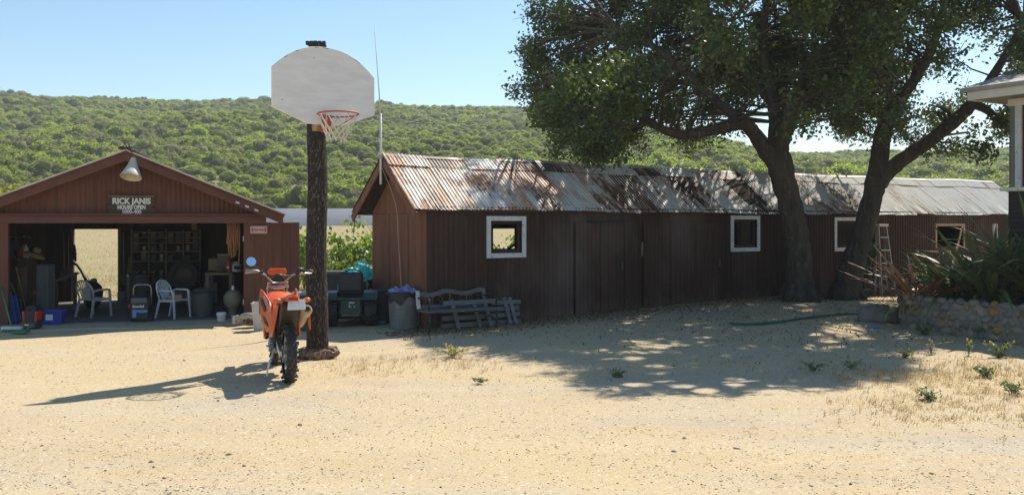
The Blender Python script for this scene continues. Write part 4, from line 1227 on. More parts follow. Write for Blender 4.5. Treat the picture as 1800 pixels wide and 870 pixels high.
# big sliding doors
for (pa, pb, yt, yb) in ((1010, 1096, 392, 550), (1130, 1266, 393, 537)):
    ta, tb = bt(pa), bt(pb)
    zt = bz_((pa + pb) / 2, yt); zb0 = bz_((pa + pb) / 2, yb)
    n = max(1, round((tb - ta) / .75))
    dd = corr_sheet(ta, tb, lambda u, w, o: Vector((u, -.055 - o, zb0 + w * (zt - zb0))), .10, .014).build("sliding_door", M_barn, barn)
    for k in range(n + 1):
        MB().box((ta + (tb - ta) * k / n, -.083, (zt + zb0) / 2), (.07, .022, zt - zb0)).build("batten", M_barn, dd)
    MB().box(((ta + tb) / 2, -.060, zb0 + .05), (tb - ta, .03, .10)).build("bottom_rail", M_barn, dd)
    MB().box((tb - .12, -.10, 1.0), (.03, .03, .16)).build("handle", M_iron, dd)
ta, tb = bt(1030), bt(1098)
MB().box(((ta + tb) / 2, -.09, bz_(1064, 389)), (tb - ta, .05, .03)).build("door_track", M_black, barn)
MB().box((bt(1126), -.05, bz_(1126, 438)), (.04, .02, .28)).build("latch_strip", M_wood, barn)
# roof sheets
def rust_roof_mat():
    m = bpy.data.materials.new("rusty_corrugated_iron"); m.use_nodes = True
    nt = m.node_tree; bs = nt.nodes["Principled BSDF"]
    v1 = _map(nt, (.35, 1, 1)); 
    streak = _noise(nt, 2.2, 8, _map(nt, (2.4, .5, .5)), .68)
    patch = _noise(nt, .75, 6, _map(nt, (1, 1, 1)), .65)
    fine = _noise(nt, 9, 8, _map(nt, (3, 1, 1)), .7)
    oi = nt.nodes.new("ShaderNodeObjectInfo")
    def math_(op, a, b):
        n = nt.nodes.new("ShaderNodeMath"); n.operation = op
        for s, x in ((n.inputs[0], a), (n.inputs[1], b)):
            if isinstance(x, (int, float)): s.default_value = x
            else: nt.links.new(x, s)
        return n.outputs[0]
    zinc = _mix(nt, _ramp(nt, _noise(nt, 2, 6, _map(nt, (2.2, .6, .6))), .35, .65), (.66, .63, .57), (.52, .53, .51))
    zinc = _mix(nt, _ramp(nt, fine, .5, .75), zinc, (.66, .58, .46))
    k = math_('ADD', math_('MULTIPLY', streak, .55), math_('MULTIPLY', patch, .6))
    k = math_('ADD', k, math_('MULTIPLY', oi.outputs["Random"], .17))
    k = math_('ADD', k, math_('MULTIPLY', fine, .12))
    rust = _mix(nt, fine, (.50, .25, .11), (.24, .105, .055))
    sepx = nt.nodes.new("ShaderNodeSeparateXYZ"); nt.links.new(_map(nt, (1, 1, 1)), sepx.inputs[0])
    k = math_('ADD', k, math_('MULTIPLY', _ramp(nt, sepx.outputs[0], 5.0, .8), .11))
    k = math_('SUBTRACT', k, math_('MULTIPLY', _ramp(nt, sepx.outputs[0], 8.0, 13.0), .07))
    col = _mix(nt, _ramp(nt, k, .69, .83), zinc, rust)
    col = _mix(nt, _ramp(nt, math_('ADD', k, math_('MULTIPLY', fine, .25)), .88, .97), col, (.06, .038, .03))
    pz = _ramp(nt, math_('ADD', math_('MULTIPLY', _noise(nt, 1.25, 7, _map(nt, (1.3, .7, .7)), .7), .7), math_('MULTIPLY', _noise(nt, 3.0, 6, _map(nt, (3.2, .5, .5)), .6), .3)), .49, .57)
    pz = math_('MULTIPLY', pz, _ramp(nt, sepx.outputs[0], 6.5, 2.0))
    col = _mix(nt, math_('MULTIPLY', pz, .85), col, _mix(nt, fine, (.56, .25, .09), (.36, .14, .055)))
    nt.links.new(col, bs.inputs["Base Color"])
    bs.inputs["Metallic"].default_value = .0; bs.inputs["Roughness"].default_value = .55; bs.inputs["Specular IOR Level"].default_value = .4
    return m
M_iron_roof = rust_roof_mat()
EV, EZ, RV, RZ = -.13, 2.075, 1.2, 3.075
BVE, BZE = 2.62, 2.03
def roof_pt(t, s, off, back=False):
    """s 0 at the eave, 1 at the ridge"""
    sag = -.035 * math.sin(math.pi * min(max(t / BL, 0), 1)) - .012 * math.sin(t * 1.7)
    v = (BVE if back else EV) + (RV - (BVE if back else EV)) * s
    z = (BZE if back else EZ) + (RZ - (BZE if back else EZ)) * s + sag
    return Vector((t, v, z + off * 1.25))
rg = random.Random(12)
nsh = 24; t0, t1 = -.34, BL + .25
for k in range(nsh):
    a, b_ = t0 + (t1 - t0) * k / nsh, t0 + (t1 - t0) * (k + 1) / nsh
    e0 = -.03 + .045 * rg.random(); lift = .008 * (k % 2) + .004 * rg.random(); tw = .012 * (rg.random() - .5)
    corr_sheet(a - .02, b_ + .02, lambda u, w, o: roof_pt(u, e0 + (.80 + tw - e0) * w, o + lift + (.012 * (rg.random()) if w == 0 else 0)), .076, .012, 3).build("roof_sheet", M_iron_roof, barn)
    lift2 = .018 + .008 * ((k + 1) % 2) + .006 * rg.random(); b0 = .765 + .03 * rg.random()
    corr_sheet(a - .02, b_ + .02, lambda u, w, o: roof_pt(u, b0 + (1.0 - b0) * w, o + lift2), .076, .012, 2).build("roof_sheet", M_iron_roof, barn)
    corr_sheet(a - .02, b_ + .02, lambda u, w, o: roof_pt(u, 1.0 * w, o + lift, True), .076, .012, 2).build("roof_sheet", M_iron_roof, barn)
for k in range(8):
    a, b_ = t0 + (t1 - t0) * k / 8, t0 + (t1 - t0) * (k + 1) / 8
    mb = MB(); n = 4; vs = []; fs = []
    for i in range(n + 1):
        t = a + (b_ - a) * i / n
        r0 = roof_pt(t, 1, 0); z = r0.z + .05 + .004 * (k % 2)
        vs += [(t, RV - .075, z - .058), (t, RV, z - .012), (t, RV + .075, z - .058)]
    for i in range(n):
        c = 3 * i; fs += [(c, c + 3, c + 4, c + 1), (c + 1, c + 4, c + 5, c + 2)]
    mb.add(vs, fs).build("ridge_cap", M_iron_roof, barn)
# deck below the sheets, rake boards, eave board
for back in (False, True):
    vs = []; 
    for t in (t0 + .03, t1 - .03):
        for s in (.02, .99):
            for o in (-.055, -.025): vs.append(roof_pt(t, s, 0, back) + Vector((0, 0, o)))
    MB().add(vs, [(0, 1, 3, 2), (4, 6, 7, 5), (0, 4, 5, 1), (2, 3, 7, 6), (0, 2, 6, 4), (1, 5, 7, 3)]).build("roof_deck", M_inner, barn)
    ve = BVE if back else EV; ze = BZE if back else EZ
    MB().bar((t0 + .012, ve, ze - .10), (t0 + .012, RV, RZ - .10), .03, .14, (0, 0, 1)).build("rake_board", M_ply, barn)
MB().box((BL / 2, -.045, 2.10), (BL, .05, .07)).build("eave_board", M_barn, barn)
for k in range(20):
    t = .2 + k * .98
    MB().box((t, -.08, 2.055), (.045, .10, .06)).build("rafter_tail", M_barn, barn)

# ------------------------------------------------------------------ porch of the house on the right
HO = Vector((8.86, 16.2, 0)); hu = Vector((.5, -.866, 0)); hv = Vector((.866, .5, 0))
house = T("house", "corner of a dark house with white fascia and white porch trim", "house", HO, math.atan2(-.866, .5))
# local x runs along the wall towards the camera, local y = outwards is -hv
M_hdark = mat("dark_house_board", (.045, .036, .034), (.032, .026, .025), scale=3, st=(.5, 5, 5), rough=.8)
M_hwhite = mat("cream_trim", (.82, .79, .71), (.74, .70, .62), scale=6, rough=.6)
LX = 4.2
for k in range(14):
    MB().box((LX / 2, .0 + .006 * (k % 2), .09 + k * .172), (LX, .05, .165)).build("wall_board", M_hdark, house)
MB().box((0.0, 1.5, 1.2), (.05, 3.0, 2.4)).build("end_wall", M_hdark, house)
sillz = CAM_H + (HY - 333) * 16.2 / F
topz = 4.02
MB().box((LX / 2 - .05, -.03, sillz), (LX + .15, .16, .06)).build("sill", M_hwhite, house, bevel=.006)
MB().box((.17, 0, (sillz + topz) / 2), (.10, .10, topz - sillz - .06)).build("porch_post", M_white, house, bevel=.005)
MB().box((1.55, 0, (sillz + topz) / 2), (.10, .10, topz - sillz - .06)).build("porch_post", M_white, house, bevel=.005)
M_scr = mat("porch_screen", (.10, .115, .11), (.085, .10, .095), scale=3, rough=.6)
MB().box((.26, .02, (sillz + topz) / 2), (.05, .05, topz - sillz - .06)).build("screen_frame", mat("maroon_trim", (.10, .03, .03), rough=.7), house)
MB().box((LX / 2 + .1, .03, (sillz + topz) / 2), (LX - .3, .012, topz - sillz - .06)).build("screen", M_scr, house)
MB().box((.0, 1.5, (sillz + topz) / 2), (.02, 3, topz - sillz)).build("screen", M_scr, house)
MB().box((LX / 2, 0, topz - .04), (LX, .12, .12)).build("top_plate", M_hwhite, house)
# eave: roof edge overhanging outwards (local -y is outward here)
oy = .52
MB().box((LX / 2 - .22, oy * -.5 + .3, topz + .055), (LX + .44, oy + .62, .03)).build("soffit", mat("soffit_tan", (.42, .37, .31), (.34, .30, .25), scale=5, rough=.8), house)
MB().box((LX / 2 - .22, -oy - .015, topz + .12), (LX + .46, .03, .20)).build("fascia", M_hwhite, house)
MB().box((-.45, .3, topz + .12), (.03, oy + 1.1, .20)).build("fascia", M_hwhite, house)
MB().prism([(-oy - .10, topz + .165), (-oy - .03, topz + .165), (2.2, topz + .95), (2.2, topz + 1.0), (-oy - .10, topz + .235)], -.55, LX + .1, lambda u, v, a: Vector((a, u, v))).build("roof_edge", mat("pale_shingle", (.42, .40, .37), (.34, .32, .30), scale=7, rough=.9), house)
# ------------------------------------------------------------------ oaks
M_bark = mat("oak_bark", (.115, .092, .068), (.065, .052, .040), scale=2.5, st=(3, 3, .7), rough=.95, c3=(.20, .17, .135), scale3=7, st3=(2, 2, .6), lo3=.58, hi3=.72, bump=.9, bscale=9, bst=(2.2, 2.2, .5), bdist=.06, spec=.15)
M_oak = leaf_mat("oak_leaf", (.052, .080, .022), (.122, .152, .048), .36, rough=.42, spec=.45)
M_oak2 = leaf_mat("oak_leaf_right", (.056, .084, .024), (.132, .162, .052), .38, rough=.42, spec=.45)

def pip(poly, x, y):
    """points in polygon (numpy)"""
    ins = np.zeros(len(x), bool); n = len(poly)
    for i in range(n):
        x0, y0 = poly[i]; x1, y1 = poly[(i + 1) % n]
        c = ((y0 > y) != (y1 > y)) & (x < (x1 - x0) * (y - y0) / ((y1 - y0) or 1e-9) + x0)
        ins ^= c
    return ins

OUT1 = [(920, -330), (925, -60), (932, 5), (940, 36), (985, 50), (975, 72), (935, 86), (925, 112), (925, 132), (940, 150), (945, 185), (972, 200), (968, 232), (1005, 262), (1062, 262), (1105, 255), (1120, 232), (1150, 245), (1185, 228), (1205, 248), (1262, 250), (1284, 228), (1300, 196), (1345, 190), (1400, 195), (1440, 205), (1470, 225), (1520, 240), (1560, 245), (1600, 0), (1820, -330)]
OUT2 = [(1430, -330), (1440, 190), (1470, 225), (1490, 245), (1540, 255), (1600, 250), (1635, 268), (1668, 278), (1705, 262), (1745, 248), (1790, 225), (1850, 190), (2100, 90), (2200, -330)]

SHADE = [(560, 585), (740, 600), (900, 622), (1020, 636), (1045, 680), (1075, 698), (1180, 698), (1300, 686), (1500, 674), (1550, 645), (1590, 618), (1800, 612), (2300, 612), (2600, 500), (2600, 300), (300, 300), (300, 560)]
def casts_ok(w, rg):
    """the crown is only as deep as its shadow on roof and yard says"""
    s = (w[:, 2] - 2.6) * .824
    x, y = w[:, 0] - .57 * s, w[:, 1] - .82 * s
    t = (x + 1.426) * .842 + (y - 15.74) * .539; v = -(x + 1.426) * .539 + (y - 15.74) * .842
    on = (t > -.6) & (t < 19.6) & (v > -.3) & (v < 2.8)
    lit = on & ((t < 2.6) & (rg.random(len(x)) > .10 + .3 * (t > 1.4)) | (t > 12.8) & (rg.random(len(x)) > .06))
    s = w[:, 2] * .824
    x, y = w[:, 0] - .57 * s, np.maximum(w[:, 1] - .82 * s, .5)
    px = CX + F * x / y; py = HY + F * CAM_H / y
    # a gap in the leaves through which the sun reaches the bronze flax
    d = np.array(sun_dir); rel = w - np.array([6.35, 15.45, 1.0])
    off = np.linalg.norm(rel - (rel @ d)[:, None] * d, axis=1)
    return np.where(on, ~lit, pip(SHADE, px, py)) & (off > .95)

def limb_pts(spec):
    return [P(px, py, Y) for px, py, Y, r in spec], [r for *_, r in spec]

def smooth_path(pts, rs, k=4):
    out, ro = [], []
    n = len(pts)
    for i in range(n - 1):
        p0, p1, p2, p3 = pts[max(i - 1, 0)], pts[i], pts[i + 1], pts[min(i + 2, n - 1)]
        for j in range(k):
            t = j / k
            out.append(0.5 * ((2 * p1) + (p2 - p0) * t + (2 * p0 - 5 * p1 + 4 * p2 - p3) * t * t + (3 * p1 - p0 - 3 * p2 + p3) * t ** 3))
            ro.append(rs[i] + (rs[i + 1] - rs[i]) * t)
    out.append(pts[-1]); ro.append(rs[-1])
    return out, ro

def oak(label, base, trunk, limbs, outline, ell, nclump, leaves, m_leaf, seed, keep_fn=None):
    rg = np.random.default_rng(seed); random.seed(seed)
    t = T("oak_tree", label, "tree", base)
    org = Vector(base)
    skeleton = []
    def put(name, spec, n):
        p, r = smooth_path(*limb_pts(spec), 5)
        q = [a - org for a in p]
        # knobbly
        q2 = [a + Vector((random.gauss(0, 1), random.gauss(0, 1), 0)) * (.035 * rr_) for a, rr_ in zip(q, r)]
        MB().tube(q2, [a * (1 + .10 * (random.random() - .5)) for a in r], n, jit=.10).build(name, M_bark, t, smooth=3)
        return p, r
    p, r = put("trunk", trunk, 18)
    for a, b_ in zip(p, r):
        if a.z > 2.6: skeleton.append((a, b_))
    for sp in limbs:
        p, r = put("limb", sp, 12)
        skeleton += list(zip(p[2:], r[2:]))
    # flare roots
    rb = MB()
    for k in range(6):
        a = 6.28 * k / 6 + random.random()
        r0 = trunk[0][3]
        rb.tube([(math.cos(a) * r0 * .55, math.sin(a) * r0 * .55, .32), (math.cos(a) * r0 * .85, math.sin(a) * r0 * .85, .10), (math.cos(a) * r0 * 1.2, math.sin(a) * r0 * 1.2, -.06)], [.13, .10, .05], 7, jit=.2)
    rb.build("root", M_bark, t, smooth=3)
    skp = np.array([(CX + F * a.x / a.y, HY - F * (a.z - CAM_H) / a.y, a.y) for a, r_ in skeleton if r_ > .085])
    # clumps
    c, rad = np.array(ell[:3]), np.array(ell[3:])
    cl = []
    while len(cl) < nclump:
        q = rg.uniform(-1, 1, (400, 3))
        d = (np.abs(q) ** 2.6).sum(1)
        w = q * rad + c
        px = CX + F * w[:, 0] / w[:, 1]; py = HY - F * (w[:, 2] - CAM_H) / w[:, 1]
        ok = (d < 1) & pip(outline, px, py) & (rg.random(400) < np.where(d > .35, 1, .30)) & casts_ok(w, rg)
        dpx = np.hypot(px[:, None] - skp[None, :, 0], py[:, None] - skp[None, :, 1])
        near = dpx.argmin(1)
        ok &= ~((dpx.min(1) < 42) & (w[:, 1] < skp[near, 2] + .1) & (rg.random(400) < .8))
        if keep_fn is not None: ok &= keep_fn(px, py, w, rg)
        cl += list(w[ok])
    cl = np.array(cl[:nclump])
    # twigs joining every clump to the nearest limb
    sk = np.array([list(a) for a, _ in skeleton])
    tw = MB()
    for cc in cl:
        dd = np.linalg.norm(sk - cc, axis=1) + np.maximum(0, sk[:, 2] - cc[2]) * .7
        a = Vector(sk[int(dd.argmin())]) - org; b_ = Vector(cc) - org
        L = (b_ - a).length
        m1 = a.lerp(b_, .35) + Vector((random.gauss(0, .08), random.gauss(0, .08), .06)) * L
        m2 = a.lerp(b_, .7) + Vector((random.gauss(0, .08), random.gauss(0, .08), .06)) * L
        r0 = min(.034, .008 + .008 * L)
        tw.tube([a, m1, m2, b_], [r0, r0 * .75, r0 * .5, .008], 5, cap=False)
        for _ in range(3):
            e = b_ + Vector((random.gauss(0, .3), random.gauss(0, .3), random.gauss(-.05, .25)))
            tw.tube([m2, m2.lerp(e, .6) + Vector((0, 0, .05)), e], [.008, .006, .003], 4, cap=False)
    tag(tw.build("branches", M_bark, t, smooth=3), kind="stuff")
    Cs, Sz = [], []
    for cc in cl:
        k = int(leaves * (.55 + .9 * rg.random()))
        rr_ = .36 + .34 * rg.random()
        # several leaf sprays inside a clump
        ns = 7
        sp = rg.normal(0, 1, (ns, 3)); sp /= np.linalg.norm(sp, axis=1, keepdims=True)
        sp = cc + sp * (rr_ * (.35 + .65 * rg.random((ns, 1)))) * np.array([1, 1, .72])
        w = sp[rg.integers(0, ns, k)] + rg.normal(0, .125, (k, 3))
        Cs.append(w)
    C = np.concatenate(Cs)
    px = CX + F * C[:, 0] / C[:, 1]; py = HY - F * (C[:, 2] - CAM_H) / C[:, 1]
    # chinks in the foliage that let dapples of sun through to the yard and the roof
    d = np.array(sun_dir)
    keep = np.ones(len(C), bool)
    tg = [(G(gx, gy), r) for gx, gy, r in zip(rg.uniform(1040, 1590, 85), 534 + 85 * rg.random(85) ** 1.5, rg.uniform(.06, .24, 85))]
    tg += [(G(gx, gy), r) for gx, gy, r in zip(rg.uniform(1050, 1560, 70), rg.uniform(545, 690, 70), rg.uniform(.04, .13, 70))]
    for _ in range(85):
        tt, vv = rg.uniform(2.4, 17), rg.uniform(-.1, 1.3)
        tg.append((bw(tt, vv, 2.2 + .75 * vv), rg.uniform(.08, .28)))
    for g_, r in tg:
        rel = C - np.array(g_)
        e = rel - (rel @ d)[:, None] * d
        e[:, 0] *= rg.uniform(.45, 1.0)
        keep &= (np.linalg.norm(e, axis=1) > r)
    C = C[keep]
    V, Fc = leaf_quads(C - np.array(org), .082, rg, .62, up=.5)
    print(label, "leaves", len(Fc))
    link_mesh("crown", np_mesh("crown", V, Fc), m_leaf, t)
    return t

b1 = P(1405, 528, 19.4); b1.z = gz(b1.x, b1.y)
def keep1(px, py, w, rg):
    # thin places where the sky shows through
    thin = ((px > 1085) & (px < 1200) & (py > 165) & (py < 235)) | ((px > 1240) & (px < 1300) & (py > 190))
    return ~thin | (rg.random(len(px)) < .35)
oak("large old oak with a thick upright trunk and a limb reaching left over the barn", b1,
    [(1404, 536, 19.4, .37), (1405, 510, 19.4, .30), (1405, 470, 19.4, .268), (1402, 430, 19.4, .258), (1393, 380, 19.4, .25), (1383, 335, 19.4, .248), (1371, 292, 19.4, .265), (1364, 262, 19.4, .235)],
    [[(1362, 285, 19.4, .24), (1374, 240, 19.35, .21), (1390, 205, 19.3, .19), (1413, 150, 19.1, .165), (1445, 95, 18.8, .14), (1492, 60, 18.5, .11), (1545, 0, 18.2, .08), (1570, -90, 18, .05)],
     [(1363, 280, 19.4, .20), (1364, 215, 19.6, .15), (1353, 150, 19.9, .12), (1342, 70, 20.2, .10), (1352, -60, 20.4, .07), (1340, -180, 20.5, .04)],
     [(1372, 300, 19.4, .20), (1345, 262, 19.25, .175), (1325, 234, 19.1, .155), (1305, 217, 18.9, .14), (1258, 227, 18.6, .12), (1190, 236, 18.2, .095), (1120, 205, 18.2, .065), (1040, 175, 18.3, .045), (970, 130, 18.4, .025)],
     [(1305, 217, 18.9, .12), (1240, 160, 19.4, .10), (1160, 90, 19.9, .08), (1090, 55, 20.2, .05)],
     [(1356, 180, 19.8, .11), (1280, 90, 20.4, .08), (1200, 0, 20.8, .06)]],
    OUT1, (5.0, 20.1, 6.4, 6.0, 6.2, 4.4), 640, 470, M_oak, 101, keep1)
b2 = P(1488, 526, 20.2); b2.z = gz(b2.x, b2.y)
def keep2(px, py, w, rg):
    thin = (px > 1500) & (px < 1780) & (py > 60)
    return ~thin | (rg.random(len(px)) < .42)
oak("oak leaning right and forking low into two dark limbs beside the ladder", b2,
    [(1484, 532, 20.2, .35), (1490, 500, 20.2, .29), (1500, 465, 20.2, .26), (1512, 425, 20.2, .235), (1526, 375, 20.2, .22), (1537, 335, 20.2, .22), (1543, 308, 20.2, .21)],
    [[(1538, 330, 20.2, .22), (1545, 285, 20.2, .195), (1552, 235, 20.1, .18), (1568, 195, 20, .16), (1590, 165, 19.8, .13), (1620, 120, 19.5, .10), (1650, 50, 19.2, .08), (1670, -60, 19, .05)],
     [(1538, 330, 20.2, .20), (1566, 297, 20.1, .165), (1605, 268, 19.9, .155), (1645, 240, 19.7, .145), (1682, 210, 19.5, .14), (1708, 184, 19.3, .13), (1725, 165, 19.2, .11), (1760, 110, 19, .08), (1800, 40, 18.8, .05)],
     [(1712, 182, 19.3, .10), (1738, 196, 19.2, .085), (1758, 214, 19.1, .07), (1790, 215, 19, .05)],
     [(1575, 185, 19.9, .10), (1540, 120, 19.6, .08), (1510, 30, 19.4, .06), (1500, -80, 19.4, .04)]],
    OUT2, (10.4, 19.6, 6.2, 4.7, 4.6, 3.8), 310, 420, M_oak2, 202, keep2)

# small shrub in the shade at the foot of the leaning oak
g = G(1517, 525)
leafy_plant("shade_shrub", "small dark shrub between the leaning oak trunk and the ladder", "shrub", g, .75, .6, 1.35, 520, .085, leaf_mat("dark_leaf", (.035, .06, .02), (.05, .08, .03), .2), 301)

# ------------------------------------------------------------------ planter of round stones
PLW = [(9.6, 9.6), (8.35, 12.0), (7.62, 13.45), (6.98, 14.65), (6.72, 15.2), (6.66, 15.6), (6.80, 15.95), (7.15, 16.2), (8.3, 16.6)]
pts, _r = smooth_path([Vector((x, y, 0)) for x, y in PLW], [1] * len(PLW), 6)
plan = T("stone_planter", "low curved planter wall of rounded mortared field stones", "planter", (6.9, 14.8, 0))
po = Vector(plan.location)
M_mortar = mat("grey_mortar", (.27, .24, .20), (.20, .18, .15), scale=7, rough=.95, bump=.5, bscale=50, spec=.1)
HP = .60
TH = .26
cen = Vector((9.5, 14.6, 0))
def nrm(i):
    d = (pts[min(i + 1, len(pts) - 1)] - pts[max(i - 1, 0)]).normalized()
    n = Vector((d.y, -d.x, 0)); 
    if n.dot(pts[i] - cen) < 0: n = -n
    return n
mb = MB(); k = len(pts); vs = []; fs = []
for i in range(k):
    n = nrm(i); o = pts[i] - po
    vs += [o - n * .022 + Vector((0, 0, -.2)), o - n * .022 + Vector((0, 0, HP)), o - n * TH + Vector((0, 0, HP)), o - n * TH + Vector((0, 0, -.2))]
for i in range(k - 1):
    a, b_ = 4 * i, 4 * i + 4
    for j in range(4): fs.append((a + j, b_ + j, b_ + (j + 1) % 4, a + (j + 1) % 4))
fs += [(0, 1, 2, 3), (4 * k - 1, 4 * k - 2, 4 * k - 3, 4 * k - 4)]
mb.add(vs, fs).build("mortar_core", M_mortar, plan)
st_cols = [tuple(.80 * v for v in q) for q in [(.36, .28, .18), (.44, .29, .13), (.33, .30, .26), (.25, .24, .25), (.40, .35, .27), (.19, .17, .17), (.36, .30, .24), (.27, .26, .23), (.42, .36, .27)]]
M_st = [mat("field_stone", c, tuple(q * .72 for q in c), scale=6, rough=.85, c3=tuple(min(1, q * 1.3) for q in c), scale3=18, bump=.35, bscale=22, rnd=.15, spec=.2) for c in st_cols]
random.seed(17); rg = random.Random(17)
stone_me = []
for q in range(9):
    me = MB().lump((0, 0, 0), (1, 1, 1), 9, 5, .17, rot=q).mesh("stone", smooth=3); me.materials.append(M_st[q]); stone_me.append(me)
# arc length
acc = [0.0]
for i in range(1, k): acc.append(acc[-1] + (pts[i] - pts[i - 1]).length)
def at_len(s):
    for i in range(1, k):
        if acc[i] >= s:
            f = (s - acc[i - 1]) / (acc[i] - acc[i - 1]); return pts[i - 1].lerp(pts[i], f), i
    return pts[-1], k - 1
nst = 0
z = .02; row = 0
while z < HP + .02:
    hgt = .11 + .05 * rg.random(); s = .9 + .1 * rg.random() + .07 * (row % 2)
    while s < acc[-1] - .4:
        w = .10 + .17 * rg.random() ** 1.3
        p, i = at_len(s + w / 2); n = nrm(i)
        ang = math.atan2(n.y, n.x) - math.pi / 2
        o = link_mesh("stone", stone_me[rg.choice((0, 1, 2, 2, 3, 4, 4, 5, 6, 6, 7, 7, 8))], None, plan, p - po + Vector((0, 0, min(z + hgt / 2 + .05 * (rg.random() - .5), HP - .01))) - n * .055, (rg.uniform(-.15, .15), rg.uniform(-.35, .35), ang), (w * (.46 + .10 * rg.random()), .072 + .018 * rg.random(), hgt * (.44 + .2 * rg.random())))
        s += w + .005; nst += 1
    z += hgt; row += 1
print("stones", nst)
# soil inside
inner = [pts[i] - nrm(i) * .2 for i in range(k)]
mb = MB(); poly = [(p.x - po.x, p.y - po.y) for p in inner] + [(11.5 - po.x, 16.2 - po.y), (11.8 - po.x, 10 - po.y)]
mb.prism(poly, .0, .50, lambda u, v, a: Vector((u, v, a))).build("soil", mat("dark_soil", (.06, .045, .032), (.09, .07, .05), scale=9, rough=1, bump=.6, bscale=20), plan)

# ------------------------------------------------------------------ flax clumps
def flax_leaf(L, w, droop, seed, m):
    rg = random.Random(seed); vs = []; fs = []; n = 7
    for i in range(n + 1):
        u = i / n
        a = 1.35 - droop * u ** 1.7
        if i == 0: pos = Vector((0, 0, 0))
        else: pos = pos + Vector((0, math.cos(a), math.sin(a))) * L / n
        ww = w * (.55 + .9 * u if u < .4 else .91) * (1 - max(0, u - .55) / .45) ** .8 * .5
        vs += [pos + Vector((-ww, 0, ww * .55)), pos, pos + Vector((ww, 0, ww * .55))]
        if i:
            b_ = 3 * i; fs += [(b_ - 3, b_ - 2, b_ + 1, b_), (b_ - 2, b_ - 1, b_ + 2, b_ + 1)]
    me = MB().add(vs, fs).mesh("leaf"); me.polygons.foreach_set("use_smooth", [True] * len(me.polygons)); me.materials.append(m)
    return me
def simple_leaf_mat(name, c1, c2, trans, tc=None):
    m = leaf_mat(name, c1, c2, trans, tc, rough=.35, spec=.5)
    return m
def leaf_mat_obj(name, c1, c2, trans):
    """leaf colour varies from leaf object to leaf object"""
    m = bpy.data.materials.new(name); m.use_nodes = True
    nt = m.node_tree; bs = nt.nodes["Principled BSDF"]; out = nt.nodes["Material Output"]
    oi = nt.nodes.new("ShaderNodeObjectInfo")
    col = _mix(nt, oi.outputs["Random"], c1, c2)
    stripe = _ramp(nt, _noise(nt, 3, 4, _map(nt, (60, 1, 1))), .4, .7)
    col = _mix(nt, stripe, col, _mix(nt, .5, col, (.2, .17, .08)))
    nt.links.new(col, bs.inputs["Base Color"]); bs.inputs["Roughness"].default_value = .38
    tr = nt.nodes.new("ShaderNodeBsdfTranslucent"); nt.links.new(col, tr.inputs[0])
    mx = nt.nodes.new("ShaderNodeMixShader"); mx.inputs[0].default_value = trans
    nt.links.new(bs.outputs[0], mx.inputs[1]); nt.links.new(tr.outputs[0], mx.inputs[2]); nt.links.new(mx.outputs[0], out.inputs[0])
    return m
M_fl = leaf_mat_obj("flax_green", (.08, .125, .035), (.16, .21, .08), .3)
M_flb = leaf_mat_obj("flax_bronze", (.45, .12, .05), (.55, .32, .20), .35)
M_fly = leaf_mat_obj("flax_yellow", (.20, .19, .05), (.30, .24, .07), .3)
def flax(label, loc, n, L, w, m, seed, tilt=(0.15, 1.25), az=None, droops=(.2, .45, .85, 1.5)):
    rg = random.Random(seed)
    t = T("flax_plant", label, "plant", loc)
    ms = [flax_leaf(L, w, d, seed + i, m) for i, d in enumerate(droops)]
    for k in range(n):
        a = rg.uniform(0, 6.283) if az is None else rg.gauss(az, .9)
        r = .16 * rg.random()
        s = .6 + .5 * rg.random()
        link_mesh("leaf", rg.choice(ms), None, t, (-math.sin(a) * r, math.cos(a) * r, 0), (-rg.uniform(*tilt) * .75, rg.uniform(-.2, .2), a), (1, s, s))
    return t
flax("largest dark green flax clump spilling over the stone planter", (7.85, 14.9, .48), 140, 1.75, .11, M_fl, 1, (.1, 1.1))
flax("tall dark green flax clump at the right edge against the dark house wall", (8.55, 14.5, .48), 110, 2.0, .115, M_fl, 2, (.1, 1.0))
flax("lower green flax clump at the left end of the stone planter", (7.48, 15.4, .48), 80, 1.35, .09, M_fl, 3)
flax("bronze orange flax with stiff leaves pointing left from the planter", (6.98, 15.55, .48), 40, 1.25, .075, M_flb, 4, (.4, 1.3), R(80), (.1, .3, .5))
flax("yellow green strap leaved plant hanging over the left end of the planter wall", (6.62, 15.35, .40), 16, .55, .035, M_fly, 5, (.5, 1.4), R(110), (1.6, 2.2, 2.6))
# pale crate by the planter end, and boulder
ct = T("slatted_crate", "small pale slatted crate behind the left end of the planter", "crate", P(1610, 513, 17.6) + Vector((0, 0, 0)), R(10))
for sx in (-1, 1):
    for sy in (-1, 1): MB().box((sx * .12, sy * .1, .13), (.03, .03, .27)).build("post", M_tan, ct)
for kx in range(4): MB().box((-.09 + .06 * kx, -.12, .13), (.025, .012, .25)).build("slat", M_wood, ct)
for zz in (.015, .25): MB().box((0, -.10, zz), (.27, .03, .03)).build("rail", M_tan, ct)
MB().box((0, 0, -.26), (.30, .26, .50)).build("stand_block", M_wood, ct)
g = G(1547, 566)
bd = MB().lump((0, 0, .12), (.42, .28, .20), 14, 8, .13).build("boulder", mat("boulder_grey", (.20, .19, .175), (.14, .13, .12), scale=4, rough=.95, bump=.6, bscale=12), None, smooth=3, loc=g)
tag(bd, "low grey boulder lying in the shade left of the stone planter", "boulder")
g0 = [G(*q) for q in ((1282, 570), (1320, 571), (1370, 567), (1410, 561), (1450, 556), (1490, 554), (1525, 556))]
M_hose = mat("faded_green_hose", (.035, .10, .06), (.05, .12, .08), scale=8, rough=.6)
hs = T("garden_hose", "green garden hose lying across the shaded ground towards the planter", "hose", g0[0])
MB().tube(smooth_path([p - g0[0] + Vector((0, 0, .02)) for p in g0], [.016] * 7, 5)[0], .017, 6).build("hose_line", M_hose, hs, smooth=3)
